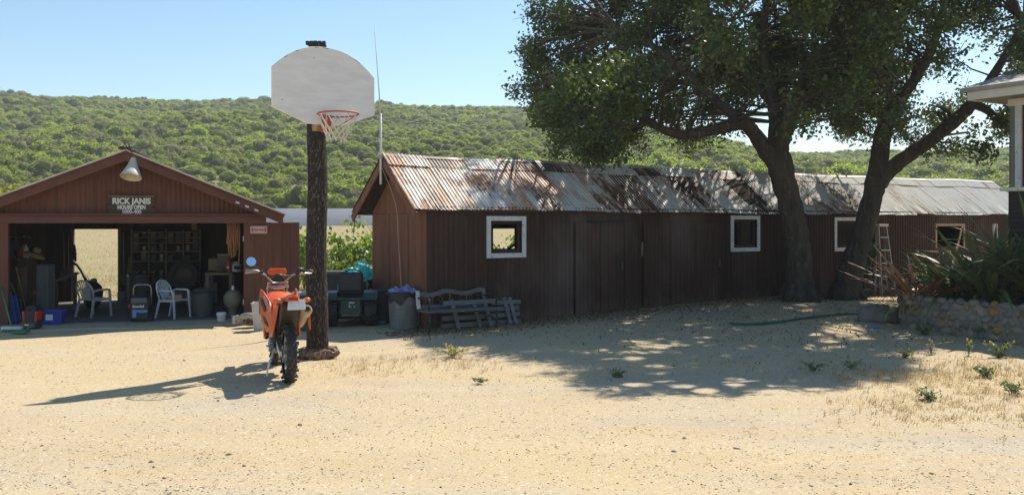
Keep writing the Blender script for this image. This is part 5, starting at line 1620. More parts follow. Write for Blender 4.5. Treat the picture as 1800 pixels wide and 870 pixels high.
MB().tube(smooth_path([p - g0[0] + Vector((.06 * math.sin(i * 2), -.12 - .05 * math.cos(i), .02)) for i, p in enumerate(g0[:5])], [.016] * 5, 5)[0], .017, 6).build("hose_loop", M_hose, hs, smooth=3)
g = G(1535, 578)
bl = T("blue_scrap", "small bright blue plastic scrap on the shaded ground by the boulder", "scrap", g)
MB().prism([(-.12, -.03), (.10, -.05), (.13, .02), (0, .05), (-.10, .03)], .005, .03, lambda u, v, a: Vector((u, v, a))).build("sheet", mat("scrap_blue", (.04, .12, .45), rough=.4), bl)
MB().bar((-.1, .0, .03), (.1, .02, .035), .03, .012).build("fold", M_lblue, bl)

# weeds
M_weed = leaf_mat("weed_leaf", (.13, .17, .075), (.22, .24, .13), .3)
M_flower = mat("yellow_flower", (.65, .50, .03), (.6, .55, .1), scale=30, rough=.6)
M_seed = mat("pale_seed_head", (.55, .42, .30), (.45, .30, .22), scale=30, rough=.8)
def weed(px, py, label, w, h, n, leaf, fl=None, seed=0, m=M_weed):
    rg = np.random.default_rng(seed); random.seed(seed)
    t = T("weed", label, "weed", G(px, py))
    sb = MB(); C = []; tips = []
    for s in range(9):
        a = 6.28 * s / 9 + rg.normal(0, .3); e = Vector((math.cos(a) * w * .5 * (.3 + .7 * rg.random()), math.sin(a) * w * .5 * (.3 + .7 * rg.random()), h * (.5 + .5 * rg.random())))
        sb.tube([(0, 0, 0), (e.x * .4, e.y * .4, e.z * .7), e], [.006, .005, .003], 4); tips.append(e)
        for _ in range(n // 9):
            u = rg.random(); q = e * u; q.z = e.z * (1 - (1 - u) ** 1.6)
            C.append((q.x + rg.normal(0, .025), q.y + rg.normal(0, .025), max(.01, q.z + rg.normal(0, .015))))
    sb.build("stem", M_weed, t)
    V, Fc = leaf_quads(np.array(C), leaf, rg, .5, up=1)
    link_mesh("foliage", np_mesh("foliage", V, Fc), m, t)
    if fl:
        fb = MB()
        for e in tips[:5]: fb.lump(e + Vector((0, 0, .015)), (.016, .016, .02), 6, 4)
        fb.build("flower_head", fl, t)
    return t
weed(1757, 628, "bright green spreading weed with yellow tips at the right, highest of the patch", .42, .20, 260, .05, M_flower, 1)
weed(1703, 624, "single upright yellow flowered weed left of the spreading green one", .08, .20, 50, .03, M_flower, 2)
weed(1637, 622, "pale dry thistle seed head at the top edge of the dead grass", .14, .19, 60, .035, M_seed, 3, mat("thistle_dry", (.5, .36, .28), rough=.9))
weed(1728, 661, "low bright green weed in the middle of the dead grass patch", .24, .11, 150, .05, None, 4)
weed(1592, 628, "low grey green weed on the edge of the tree shade", .22, .09, 110, .04, M_flower, 5)
weed(1430, 652, "dark green grassy weed in the tree shade, left of a thinner one", .45, .13, 90, .035, None, 6)
weed(1497, 648, "thinner green weed in the tree shade, nearer the planter", .35, .13, 80, .035, None, 7)
weed(1630, 705, "grey green weed low in the front of the dead grass patch", .3, .13, 160, .045, None, 8)
weed(1780, 692, "grey green weed at the right edge low in the dead grass patch", .22, .12, 120, .045, None, 9)
weed(1085, 662, "small dark green weed at the left edge of the tree shadow", .25, .08, 120, .04, None, 10)
weed(795, 628, "pale yellow weed in the dry tuft in front of the bench", .5, .2, 240, .045, None, 11, leaf_mat("pale_weed", (.38, .33, .14), (.48, .42, .2), .3))
weed(845, 672, "tiny green weed on the open gravel below the dry tuft", .2, .05, 60, .04, None, 12)
weed(1697, 590, "dark weed against the middle of the planter base", .4, .22, 200, .06, None, 13)
weed(1740, 596, "dark green weed growing at the foot of the planter at the right", .5, .25, 260, .06, None, 14)
weed(1625, 588, "dark weed at the foot of the planter near its left end", .4, .18, 180, .06, None, 15)

# stepladder leaning on the barn
lt_ = bt(1558, -.35); g = bw(lt_, -.38); g.z = gz(g.x, g.y)
ld = T("stepladder", "pale worn stepladder folded against the barn wall behind the oaks", "ladder", g, BA, rx=0)
M_lad = mat("ladder_paint", (.42, .33, .29), (.33, .26, .23), scale=6, rough=.7)
hL = 1.68
for sx in (-1, 1): MB().bar((sx * .27, -.02, .0), (sx * .15, .16, hL), .035, .07, (0, 1, 0)).build("side_rail", M_lad, ld)
for k in range(5):
    u = .10 + .185 * k
    MB().box((0, -.02 + .18 * u - .01, hL * u), (2 * (.27 - .12 * u) - .03, .09, .028)).build("tread", mat("tread_grey", (.5, .47, .43), (.4, .38, .35), rough=.7) if k == 0 else bpy.data.materials["tread_grey"], ld)
MB().box((0, .16, hL + .02), (.36, .14, .06)).build("top_cap", mat("ladder_cap", (.60, .52, .38), (.5, .43, .3), rough=.7), ld, bevel=.006)
for sx in (-1, 1): MB().bar((sx * .24, .17, .02), (sx * .14, .21, hL - .02), .025, .035, (0, 1, 0)).build("rear_leg", M_lad, ld)
# ------------------------------------------------------------------ basketball post
bp_ = G(557, 628)
hoop = T("basketball_hoop", "weathered white basketball backboard with a red rim on a thick black wooden post", "basketball hoop", bp_)
M_pole = mat("creosote_pole", (.054, .044, .038), (.032, .027, .024), scale=3, st=(7, 7, .5), rough=.9, c3=(.24, .19, .145), scale3=14, st3=(4, 4, 1), lo3=.54, hi3=.68, bump=.8, bscale=16, bst=(5, 5, .4), bdist=.05, spec=.15)
PH = CAM_H + (HY - 80) * bp_.y / F
sh_ = lambda p: p - bp_
r0 = 19.5 * bp_.y / F; r1 = 15.5 * bp_.y / F
pb = MB(); random.seed(4)
pth = [(0.012 * math.sin(i), 0, -.1 + (PH + .1) * i / 14) for i in range(15)]
pb.tube(pth, [r0 + (r1 - r0) * i / 14 for i in range(15)], 22, jit=.035)
pb.build("post", M_pole, hoop, smooth=1.0)
fb = MB(); fb.lathe([(r0 * 1.5, -.08), (r0 * 1.5, .0), (r0 * 1.25, .10), (r0 * .98, .14)], 18); fb.build("footing", mat("rough_footing", (.25, .15, .10), (.12, .075, .055), scale=6, rough=.95, c3=(.34, .28, .22), scale3=16, bump=.9, bscale=14, bdist=.05), hoop)
M_rub = mat("footing_rubble", (.27, .19, .125), (.14, .095, .065), scale=8, rough=.95, c3=(.30, .24, .18), scale3=14, bump=.8, bscale=18)
for k in range(16):
    a = 6.283 * k / 16 + random.random() * .2; rr_ = r0 * (1.25 + .3 * random.random())
    MB().lump((math.cos(a) * rr_, math.sin(a) * rr_, .05 + .03 * random.random()), (.065 + .03 * random.random(), .05, .045 + .03 * random.random()), 7, 5, .3, rot=a).build("rubble", M_rub, hoop, smooth=.9)
cp = MB()
for k in range(5): cp.box((-.10 + .05 * k, 0, PH + .015), (.045, .22 - .02 * abs(k - 2), .05), (0, 0, .08 * (k - 2)))
cp.build("post_cap", M_black, hoop)
# backboard
A = R(40); bx_ = Vector((math.cos(A), math.sin(A), 0)); bn = Vector((math.sin(A), -math.cos(A), 0))
BB = bn * (r1 + .10)
Yb = bp_.y + BB.y; 
bcx = (571 - CX) * Yb / F - bp_.x
BB.x = bcx
def zpy(py): return CAM_H + (HY - py) * Yb / F - bp_.z
board = []
hwid = .77
zt, zs, zl, zb_ = zpy(84), zpy(128), zpy(196), zpy(220)
for i in range(15):
    u = -1 + 2 * i / 14
    board.append((u * hwid * 1.0, zs + (zt - zs) * (1 - abs(u) ** 2.3)))
board += [(hwid, zl), (.26, zb_), (-.26, zb_ + .0), (-hwid, zl)]
M_bb = mat("weathered_white_board", (.82, .80, .79), (.72, .70, .69), scale=3, st=(1, 1, 4), rough=.75, c3=(.33, .27, .23), scale3=9, st3=(1, 1, 3), lo3=.67, hi3=.74, bump=.25, bscale=20, bst=(.6, .6, 4))
bo = T("tmp", "x", "x"); bpy.data.objects.remove(bo)
b = MB().prism(board, -.02, .02, lambda u, v, a: BB + bx_ * u + bn * a + Vector((0, 0, v)))
bbo = b.build("backboard", M_bb, hoop, bevel=.004)
ch_ = MB(); rg = random.Random(9)
for k in range(7):
    u = -.8 + 1.6 * rg.random(); z = zs + (zt - zs) * (1 - abs(u) ** 2.3) - .012
    ch_.bar(BB + bx_ * (u * hwid) + bn * .0215 + Vector((0, 0, z)), BB + bx_ * (u * hwid + .045) + bn * .0215 + Vector((0, 0, zs + (zt - zs) * (1 - abs(u + .058) ** 2.3) - .012)), .004, .007)
ch_.build("edge_wear", M_pole, bbo)
for zz in (zl + .1, zt - .25):
    MB().bar(BB * .3 - bx_ * .3 - bn * .04 + BB * .3 + Vector((0, 0, zz)), BB * .6 + bx_ * .3 - bn * .04 + Vector((0, 0, zz)), .07, .09).build("mounting_block", M_wood, hoop)
MB().box(tuple(BB * .55 + Vector((0, 0, zb_ - .03))), (.22, .16, .10), (0, 0, A)).build("mounting_block", M_tan, hoop)
# rim, brace and net
RR = .268
rz_ = CAM_H + (HY - 200) * (Yb - .37) / F - bp_.z
rc = BB + bn * (RR + .13) + Vector((.0, 0, rz_)) - bx_ * .02
M_rim = mat("faded_red_iron", (.50, .085, .06), (.38, .10, .08), scale=9, rough=.6)
tl = Matrix.Rotation(R(-2), 3, bx_)
ring = [rc + tl @ (bx_ * math.cos(6.283 * i / 32) * RR + bn * math.sin(6.283 * i / 32) * RR) for i in range(32)]
MB().tube(ring, .0125, 7, closed=True).build("rim", M_rim, hoop, smooth=3)
br = MB()
br.box(tuple(BB + bn * .04 + Vector((0, 0, rz_ - .10))), (.15, .02, .24), (0, 0, A))
br.tube([BB + bn * .05 - bx_ * .06 + Vector((0, 0, rz_ - .20)), rc + bn * -.02 - bx_ * RR * .97 + Vector((0, 0, -.01))], .007, 6)
br.tube([BB + bn * .05 + bx_ * .06 + Vector((0, 0, rz_ - .20)), rc + bn * -.02 + bx_ * RR * .97 + Vector((0, 0, -.01))], .007, 6)
br.box(tuple(BB + bn * .10 + Vector((0, 0, rz_ - .01))), (.10, .13, .02), (0, 0, A))
br.build("bracket", M_rim, hoop)
M_net = mat("net_cord", (.66, .63, .56), (.5, .47, .4), scale=40, rough=.9)
nt_ = MB(); random.seed(2)
NL = 12; lev = [(0, 1.0), (.13, .80), (.22, .62), (.29, .50), (.35, .47)]
def npt(i, l):
    d, f = lev[l]; a = 6.283 * (i + .5 * (l % 2)) / NL
    sway = -.035 * d / .4
    return rc + bx_ * (math.cos(a) * RR * f + sway) + bn * math.sin(a) * RR * f + Vector((0, 0, -d + .012 * math.sin(i * 2.3 + l)))
for l in range(len(lev) - 1):
    for i in range(NL):
        j = (i + 1) if l % 2 else (i - 1)
        nt_.tube([npt(i, l), npt(i, l + 1)], .0055, 4, cap=False)
        nt_.tube([npt(i, l), npt(j, l + 1)], .0055, 4, cap=False)
for l in range(1, len(lev)):
    for i in range(NL):
        nt_.lump(npt(i, l), (.011, .011, .012), 5, 4, .2)
nt_.build("net", M_net, hoop)

# ------------------------------------------------------------------ dirt bike
rear = G(508, 672)
bike = T("dirt_bike", "orange off road motorcycle with a knobbly rear tyre parked by the post", "motorcycle", rear, R(21), ry=R(0))
M_or = mat("orange_plastic", (.74, .125, .022), (.64, .10, .02), scale=7, rough=.38, c3=(.42, .08, .04), scale3=14, lo3=.62, hi3=.75, spec=.5)
M_alu = mat("aluminium", (.62, .62, .63), (.46, .46, .47), scale=15, rough=.35, metal=.85)
M_gold = mat("bronze_tube", (.50, .36, .20), (.40, .29, .16), scale=9, rough=.35, metal=.6)
M_dk = mat("dark_brown_plastic", (.055, .040, .028), (.04, .03, .022), scale=8, rough=.6)
M_sil = mat("dusty_silencer", (.48, .36, .24), (.40, .30, .20), scale=6, rough=.5, metal=.3)
M_eng = mat("engine_metal", (.24, .24, .25), (.14, .14, .14), scale=12, rough=.5, metal=.6)
RX = Matrix.Rotation(R(90), 3, 'Y')
def wheel(y, r, tw, knob_rows, knobw):
    h = MB()
    h.lathe([(r - .085, -.028), (r - .070, -.030), (r - .078, 0), (r - .070, .030), (r - .085, .028)], 32, (0, y, r), RX, close=True)
    h.lathe([(0, -.07), (.045, -.07), (.045, -.05), (.03, -.04), (.03, .04), (.045, .05), (.045, .07), (0, .07)], 16, (0, y, r), RX)
    w = h.build("wheel", M_alu, bike, smooth=.6)
    t = MB()
    pr = []
    for i in range(11):
        a = math.pi * (-.16 + 1.32 * i / 10)
        pr.append((r - .065 + math.sin(a) * .052, -math.cos(a) * tw * .46))
    t.lathe(pr, 40, (0, y, r), RX)
    for k in range(knob_rows):
        a = 6.283 * k / knob_rows
        offs = (-.30, .30) if k % 2 else (-.46, 0, .46)
        for o in offs:
            rad = r - (.005 if abs(o) < .4 else .026)
            c = Vector((o * tw, y + math.sin(a) * rad, r + math.cos(a) * rad))
            t.box(c, (knobw, .028, .020), (-a, 0, 0))
    t.build("tyre", M_rubber, w, smooth=.5)
    s = MB()
    for k in range(20):
        a = 6.283 * k / 20; b_ = a + .55 * (1 if k % 2 else -1); sx = .04 if k % 4 < 2 else -.04
        s.tube([(sx, y + math.sin(a) * .04, r + math.cos(a) * .04), (0, y + math.sin(b_) * (r - .08), r + math.cos(b_) * (r - .08))], .0025, 4, cap=False)
    tag(s.build("spokes", M_steel, w), kind="stuff")
    return w
wr = wheel(0.0, .335, .130, 36, .034)
MB().lathe([(.05, .0), (.105, .0), (.105, .006), (.05, .006)], 24, (-.075, 0, .335), RX, close=True).build("sprocket", M_eng, wr)
MB().lathe([(.07, .0), (.115, .0), (.115, .004), (.07, .004)], 24, (.07, 0, .335), RX, close=True).build("brake_disc", M_steel, wr)
wheel(1.45, .345, .085, 40, .024)
MB().bar((-.095, 0, .335), (-.07, .52, .40), .035, .07).bar((.095, 0, .335), (.07, .52, .40), .035, .07).bar((-.07, .44, .39), (.07, .44, .39), .08, .06).build("swingarm", M_alu, bike, bevel=.006)
MB().tube([(-.08, .0, .44), (-.075, .30, .45), (-.07, .52, .45)], .010, 6).tube([(-.08, .0, .235), (-.075, .30, .31), (-.07, .52, .36)], .010, 6).build("chain", M_black, bike)
MB().tube([(0, 1.05, .98), (-.02, .85, .86), (-.09, .60, .62), (-.09, .55, .36), (-.06, .75, .26), (0, 1.0, .42), (0, 1.10, .95)], .022, 8).tube([(.02, .85, .86), (.09, .60, .62), (.09, .55, .36), (.06, .75, .26), (0, 1.0, .42)], .020, 8).tube([(-.05, .62, .70), (-.07, .30, .80), (-.06, -.02, .90)], .014, 7).tube([(.05, .62, .70), (.07, .30, .80), (.06, -.02, .90)], .014, 7).build("frame", M_black, bike, smooth=3)
MB().box((0, .78, .38), (.22, .26, .20)).box((0, .86, .58), (.17, .17, .26), (R(-18), 0, 0)).lathe([(0, -.15), (.085, -.15), (.10, -.12), (.10, .12), (.085, .15), (0, .15)], 16, (0, .70, .36), RX).build("engine", M_eng, bike, bevel=.012)
MB().tube([(0, .40, .42), (0, .48, .80)], .034, 10).build("shock", M_alu, bike, smooth=.8)
sp = MB(); cs = [(math.cos(a_ * .9) * .045, .41 + .07 * a_ / 30, .46 + .28 * a_ / 30) for a_ in range(31)]
sp.tube([(x, y + math.sin(i * .9) * .045, z) for i, (x, y, z) in enumerate(cs)], .009, 5); sp.build("spring", mat("spring_white", (.6, .6, .6), rough=.4), bike, smooth=3)
# forks
for sx in (-1, 1):
    MB().tube([(sx * .105, 1.43, .35), (sx * .105, 1.26, .74)], [.030, .028], 10).build("fork_leg", M_black, bike, smooth=.8)
    MB().tube([(sx * .105, 1.26, .74), (sx * .105, 1.085, 1.10)], [.027, .026], 10).build("fork_tube", M_gold, bike, smooth=.8)
    MB().box((sx * .135, 1.42, .52), (.025, .10, .34), (R(-24), 0, 0)).build("fork_guard", M_or, bike, bevel=.008)
MB().box((0, 1.115, 1.03), (.27, .08, .03), (R(-24), 0, 0)).box((0, 1.18, .89), (.27, .08, .04), (R(-24), 0, 0)).build("triple_clamp", M_alu, bike, bevel=.006)
# bars
bar_ = [(-.405, .90, 1.262), (-.27, .935, 1.255), (-.16, .99, 1.19), (-.07, 1.055, 1.09), (.07, 1.055, 1.09), (.16, .99, 1.185), (.27, .935, 1.235), (.405, .90, 1.238)]
MB().tube(bar_, .013, 8).build("handlebar", M_steel, bike, smooth=3)
MB().tube([(-.155, .992, 1.185), (.155, .992, 1.18)], .009, 7).lump((0, .99, 1.183), (.06, .03, .03), 8, 5, .05).build("crossbar_pad", M_black, bike, smooth=3)
for sx in (-1, 1):
    bzz = 1.255 if sx < 0 else 1.236
    MB().tube([(sx * .285, .93, bzz), (sx * .41, .899, bzz + .006)], .018, 9).build("grip", M_rubber if sx > 0 else mat("grip_grey", (.32, .31, .29), (.25, .24, .22), rough=.8), bike, smooth=3)
    MB().tube([(sx * .22, .96, bzz - .02), (sx * .27, 1.01, bzz - .02), (sx * .41, .985, bzz - .03)], .007, 6).build("lever", M_alu, bike, smooth=3)
    MB().box((sx * .22, .955, bzz - .02), (.05, .05, .04)).build("clamp", M_black, bike, bevel=.008)
MB().prism([(.26, -.03), (.40, -.02), (.44, .01), (.43, .03), (.27, .04)], .0, .02, lambda u, v, a: Vector((u, 1.03 + a - .12 * (u - .26), 1.215 + v))).build("hand_guard", M_gold, bike, bevel=.004)
MB().lump((.25, .93, 1.255), (.05, .04, .035), 8, 5, .1).build("throttle_housing", M_black, bike, smooth=3)
# mirror
mst = [(-.235, .95, 1.245), (-.265, .945, 1.28), (-.315, .93, 1.33), (-.335, .92, 1.345)]
MB().tube(mst, .007, 6).build("mirror_stem", M_black, bike, smooth=3)
mc = Vector((-.345, .90, 1.375)); MR = Matrix.Rotation(R(90), 3, 'X') 
mm = MB().lathe([(0, -.022), (.045, -.018), (.066, .0), (.066, .010), (.058, .011)], 24, mc, MR).build("mirror", M_black, bike, smooth=.8)
M_mir = bpy.data.materials.new("mirror_glass"); M_mir.use_nodes = True
_b = M_mir.node_tree.nodes["Principled BSDF"]; _b.inputs["Metallic"].default_value = 1; _b.inputs["Roughness"].default_value = .03; _b.inputs["Base Color"].default_value = (.82, .9, 1, 1)
gl = MB().lathe([(0, 0), (.060, 0)], 24, (0, 0, 0), MR).build("mirror_glass", M_mir, mm, loc=mc + Vector((0, -.013, 0)), rot=(R(-14), 0, 0))
# front mask, fender
MB().prism([(-.05, 1.13), (.07, 1.13), (.10, 1.20), (.125, 1.25), (.10, 1.30), (-.10, 1.30), (-.125, 1.25), (-.07, 1.20)], 1.17, 1.20, lambda u, v, a: Vector((u, a - .25 * (v - 1.2), v - .03))).build("headlight_mask", M_or, bike, bevel=.008)
MB().prism([(-.06, 1.10), (.05, 1.10), (.11, 1.17), (-.10, 1.17)], 1.15, 1.18, lambda u, v, a: Vector((u, a, v - .02))).build("dash", M_black, bike, bevel=.006)
ff = []
for i in range(8):
    u = i / 7; ff.append((1.05 + .78 * u, .80 + .10 * math.sin(math.pi * (.25 + .6 * u))))
q = MB(); vs = []; fs = []
for i, (y, z) in enumerate(ff):
    w = .055 + .02 * math.sin(math.pi * i / 7)
    vs += [(-w, y, z - .03), (-w * .8, y, z), (w * .8, y, z), (w, y, z - .03)]
    if i:
        a = 4 * i - 4
        for j in range(3): fs.append((a + j, a + j + 1, a + j + 5, a + j + 4))
q.add(vs, fs).build("front_fender", M_or, bike, smooth=.6)
# tank, shrouds, seat, side panels
tk_ = MB()
sec = [(.36, .19, .88, .66), (.60, .22, .95, .62), (.80, .26, 1.0, .60), (.98, .28, .99, .64), (1.06, .24, .94, .70)]
vs = []; fs = []
for y, w, zt_, zb0 in sec:
    vs += [(-w * .35, y, zt_), (-w * .62, y, zt_ - .05), (-w * .60, y, zb0 + .06), (-w * .3, y, zb0), (w * .3, y, zb0), (w * .60, y, zb0 + .06), (w * .62, y, zt_ - .05), (w * .35, y, zt_)]
for i in range(len(sec) - 1):
    for j in range(8): fs.append((8 * i + j, 8 * i + (j + 1) % 8, 8 * i + 8 + (j + 1) % 8, 8 * i + 8 + j))
fs += [tuple(range(8)), tuple(range(8 * len(sec) - 1, 8 * len(sec) - 9, -1))]
tk_.add(vs, fs).build("fuel_tank", M_or, bike, smooth=.7)
MB().lathe([(0, .02), (.035, .02), (.04, 0)], 12, (0, .90, .975)).build("fuel_cap", M_black, bike)
for sx in (-1, 1):
    MB().prism([(.38, .72), (.48, .90), (.80, 1.0), (1.02, 1.02), (1.12, .95), (1.04, .74), (.90, .60), (.62, .52), (.44, .56)], 0, .02, lambda u, v, a, sx=sx: Vector((sx * (.12 + .085 * math.sin(max(0, min(1, (u - .30) / .75)) * 1.57) + a), u, v))).build("radiator_shroud", M_or, bike, smooth=.7, bevel=.006)
    MB().prism([(.62, .80), (.84, .90), (.95, .92), (.90, .84), (.70, .76)], 0, .006, lambda u, v, a, sx=sx: Vector((sx * (.143 + .085 * math.sin(max(0, min(1, (u - .30) / .75)) * 1.57) + a), u, v))).build("shroud_decal_or_glint", M_black, bike)
    MB().prism([(.46, .86), (.62, .94), (.74, .96), (.66, .90)], 0, .005, lambda u, v, a, sx=sx: Vector((sx * (.146 + .085 * math.sin(max(0, min(1, (u - .30) / .75)) * 1.57) + a), u, v))).build("shroud_decal_or_glint", M_steel, bike)  # grey patch painted as the highlight along the shroud top, not a sticker
    MB().prism([(.50, .60), (.66, .62), (.82, .72), (.60, .66)], 0, .005, lambda u, v, a, sx=sx: Vector((sx * (.146 + .085 * math.sin(max(0, min(1, (u - .30) / .75)) * 1.57) + a), u, v))).build("shroud_decal_or_glint", M_black, bike)
    MB().box((sx * .19, 1.06, .82), (.09, .05, .24)).build("radiator", M_eng, bike, bevel=.006)
    MB().prism([(-.05, .90), (.30, .90), (.52, .84), (.58, .60), (.46, .48), (.26, .50), (.08, .80)], 0, .018, lambda u, v, a, sx=sx: Vector((sx * (.115 + .035 * (v < .7) + a), u, v))).build("side_panel", M_or, bike, bevel=.006)
    MB().bar((sx * .06, .60, .36), (sx * .19, .57, .36), .05, .022).build("footpeg", M_lblue if sx < 0 else M_steel, bike)
MB().prism([(-.06, .25), (.06, .28), (.0, .18)], 0, .01, lambda u, v, a: Vector((-.165 - a, .38 + u, .62 + v))).build("panel_decal", M_let, bike)
st = MB(); vs = []; fs = []
sec = [(-.10, .075, 1.005), (.08, .085, .985), (.25, .10, .945), (.45, .105, .925), (.62, .085, .935), (.78, .06, .965)]
for y, w, z in sec: vs += [(-w, y, z - .07), (-w, y, z - .012), (-w * .7, y, z), (w * .7, y, z), (w, y, z - .012), (w, y, z - .07)]
for i in range(len(sec) - 1):
    for j in range(5): fs.append((6 * i + j, 6 * i + j + 1, 6 * i + 7 + j, 6 * i + 6 + j))
fs += [tuple(range(6)), tuple(range(6 * len(sec) - 1, 6 * len(sec) - 7, -1))]
st.add(vs, fs).build("seat", mat("seat_vinyl", (.10, .11, .14), (.15, .16, .19), scale=6, rough=.4), bike, smooth=.7)
rf = MB(); vs = []; fs = []
sec = [(.24, .10, .925), (.08, .105, .95), (-.10, .10, .985), (-.26, .085, 1.015), (-.38, .06, 1.02)]
for y, w, z in sec: vs += [(-w, y, z - .05), (-w * .85, y, z), (-w * .4, y, z + .018), (w * .4, y, z + .018), (w * .85, y, z), (w, y, z - .05), (w * .9, y, z - .045), (w * .7, y, z - .012), (-w * .7, y, z - .012), (-w * .9, y, z - .045)]
for i in range(len(sec) - 1):
    for j in range(10): fs.append((10 * i + j, 10 * i + (j + 1) % 10, 10 * i + 10 + (j + 1) % 10, 10 * i + 10 + j))
fs += [tuple(range(10)), tuple(range(10 * len(sec) - 1, 10 * len(sec) - 11, -1))]
rf.add(vs, fs).build("rear_fender", M_or, bike, smooth=.7)
MB().prism([(.40, .90), (-.16, .95), (-.20, .88), (-.06, .76), (.12, .64), (.32, .56), (.44, .60)], -.10, .10, lambda u, v, a: Vector((a, u, v))).build("inner_fender", M_dk, bike, bevel=.01)
MB().prism([(-.30, -.32), (.30, -.32)] and [(-.045, -.33), (.045, -.33), (.06, -.12), (-.06, -.12)], 0, .004, lambda u, v, a: Vector((u, v, 1.036 + a + (.005 if v < -.2 else -.028)))).build("fender_highlight", mat("fender_sheen_cream", (.72, .62, .54), (.6, .5, .43), rough=.5), bike)  # thin cream sheet painting the glossy highlight on the fender top
MB().box((.0, -.37, .995), (.11, .05, .035)).build("tail_light", mat("tail_red", (.40, .015, .012), rough=.25), bike, bevel=.008)
MB().prism([(-.10, .875), (.10, .875), (.10, .985), (-.085, .985)], -.345, -.329, lambda u, v, a: Vector((u + .035, a - .35 * (.985 - v), v))).build("licence_plate", M_white, bike, bevel=.002)
for sx in (-1, 1):
    MB().tube([(sx * .06, -.24, .975), (sx * .13, -.25, .975)], .010, 6).build("signal_stem", M_black, bike)
    MB().lump((sx * .165, -.26, .975), (.045, .03, .028), 10, 6, .03).build("turn_signal", mat("signal_amber", (.75, .16, .02), (.65, .14, .02), rough=.3) if sx < 0 else bpy.data.materials["signal_amber"], bike, smooth=3)
# exhaust
MB().tube([(.10, .92, .50), (.14, .80, .40), (.16, .62, .46), (.155, .46, .60)], [.022, .026, .026, .022], 9).build("exhaust_pipe", M_eng, bike, smooth=3)
MB().tube([(.15, .48, .59), (.165, .40, .64), (.175, .10, .76), (.18, -.16, .845), (.18, -.20, .86)], [.03, .062, .066, .064, .045], 14).build("silencer", M_sil, bike, smooth=.8)
MB().tube([(.18, -.19, .857), (.18, -.23, .868)], [.028, .028], 10).build("tail_pipe", M_black, bike, smooth=.8)
MB().prism([(-.02, .60), (.10, .62), (.22, .80), (.16, .86), (.04, .78)], 0, .012, lambda u, v, a: Vector((.235 + a, u, v))).build("heat_shield", M_or, bike, bevel=.004)
MB().tube([(-.09, .60, .34), (-.17, .52, .16), (-.20, .50, .012)], .011, 7).box((-.205, .50, .01), (.05, .06, .012)).build("kickstand", M_alu, bike)
MB().tube([(-.02, 1.10, 1.06), (-.12, 1.22, 1.0), (-.12, 1.30, .8), (-.11, 1.42, .5)], .006, 6).tube([(-.2, .97, 1.23), (-.1, 1.15, 1.15), (-.05, 1.0, .9)], .005, 6).tube([(.2, .97, 1.22), (.12, 1.14, 1.12), (.06, .95, .85)], .005, 6).build("cable", M_black, bike, smooth=3)

# ------------------------------------------------------------------ odds and ends along the sheds
def tub(name, label, cat, loc, prof, m, n=20, rz=0, rim=None):
    t = T(name, label, cat, loc, rz)
    MB().lathe(prof, n).build("body", m, t, smooth=.6)
    if rim: MB().lathe(rim, n, close=True).build("rim", m, t, smooth=3)
    return t
g = G(438, 574)
wl2 = T("loose_wheel", "loose wheel with a pale dusty tyre lying tilted beside the garage door leaf", "wheel", g + Vector((0, .02, .0)), R(25))
Mw = Matrix.Rotation(R(-32), 3, 'X') @ Matrix.Rotation(R(10), 3, 'Y')
MB().lathe([(.11, -.04), (.15, -.055), (.185, -.04), (.195, 0), (.185, .04), (.15, .055), (.11, .04)], 24, (0, 0, .13), Mw, close=True).build("tyre", mat("dusty_tyre", (.46, .42, .36), (.30, .27, .23), scale=7, rough=.95), wl2, smooth=.8)
MB().lathe([(.0, -.03), (.03, -.05), (.05, -.02), (.11, -.03), (.11, .03), (.0, .02)], 16, (0, 0, .13), Mw).build("rim", M_iron, wl2, smooth=.6)
for k in range(5):
    a = 6.283 * k / 5; MB().box(Mw @ Vector((math.cos(a) * .075, math.sin(a) * .075, -.03)) + Vector((0, 0, .13)), (.025, .025, .02)).build("lug", M_steel, wl2)
g = G(458, 580)
tb_ = T("tall_bin", "tall square off white bin standing behind the orange bike", "bin", g, R(8))
bxm = MB(); a_, b_, hh = .10, .135, .48
bxm.add([(-a_, -a_, 0), (a_, -a_, 0), (a_, a_, 0), (-a_, a_, 0), (-b_, -b_, hh), (b_, -b_, hh), (b_, b_, hh), (-b_, b_, hh), (-b_ + .012, -b_ + .012, hh), (b_ - .012, -b_ + .012, hh), (b_ - .012, b_ - .012, hh), (-b_ + .012, b_ - .012, hh), (-a_ + .01, -a_ + .01, .03), (a_ - .01, -a_ + .01, .03), (a_ - .01, a_ - .01, .03), (-a_ + .01, a_ - .01, .03)],
        [(3, 2, 1, 0), (0, 1, 5, 4), (1, 2, 6, 5), (2, 3, 7, 6), (3, 0, 4, 7), (4, 5, 9, 8), (5, 6, 10, 9), (6, 7, 11, 10), (7, 4, 8, 11), (8, 9, 13, 12), (9, 10, 14, 13), (10, 11, 15, 14), (11, 8, 12, 15), (12, 13, 14, 15)])
bxm.build("body", mat("bin_offwhite", (.60, .53, .50), (.50, .44, .41), scale=4, rough=.6), tb_)
MB().box((0, -b_ - .006, hh - .012), (2 * b_ + .02, .014, .026)).box((0, b_ + .006, hh - .012), (2 * b_ + .02, .014, .026)).build("rim", bpy.data.materials["bin_offwhite"], tb_)
MB().bar((.02, .05, hh - .05), (-.02, .04, hh + .12), .02, .02).build("stick", M_green, tb_)
g = G(531, 584)
gcart = T("green_bin", "dark green lidded bin between the bike and the post", "bin", g + Vector((.0, .35, 0)), R(-4))
M_dkgreen = mat("dark_green_plastic", (.035, .075, .050), (.028, .06, .042), scale=5, rough=.5)
MB().box((0, 0, .30), (.44, .40, .60)).build("body", M_dkgreen, gcart, bevel=.02)
MB().box((0, -.01, .63), (.50, .46, .05)).build("lid", mat("green_lid", (.15, .25, .20), (.12, .2, .16), rough=.4), gcart, bevel=.015)
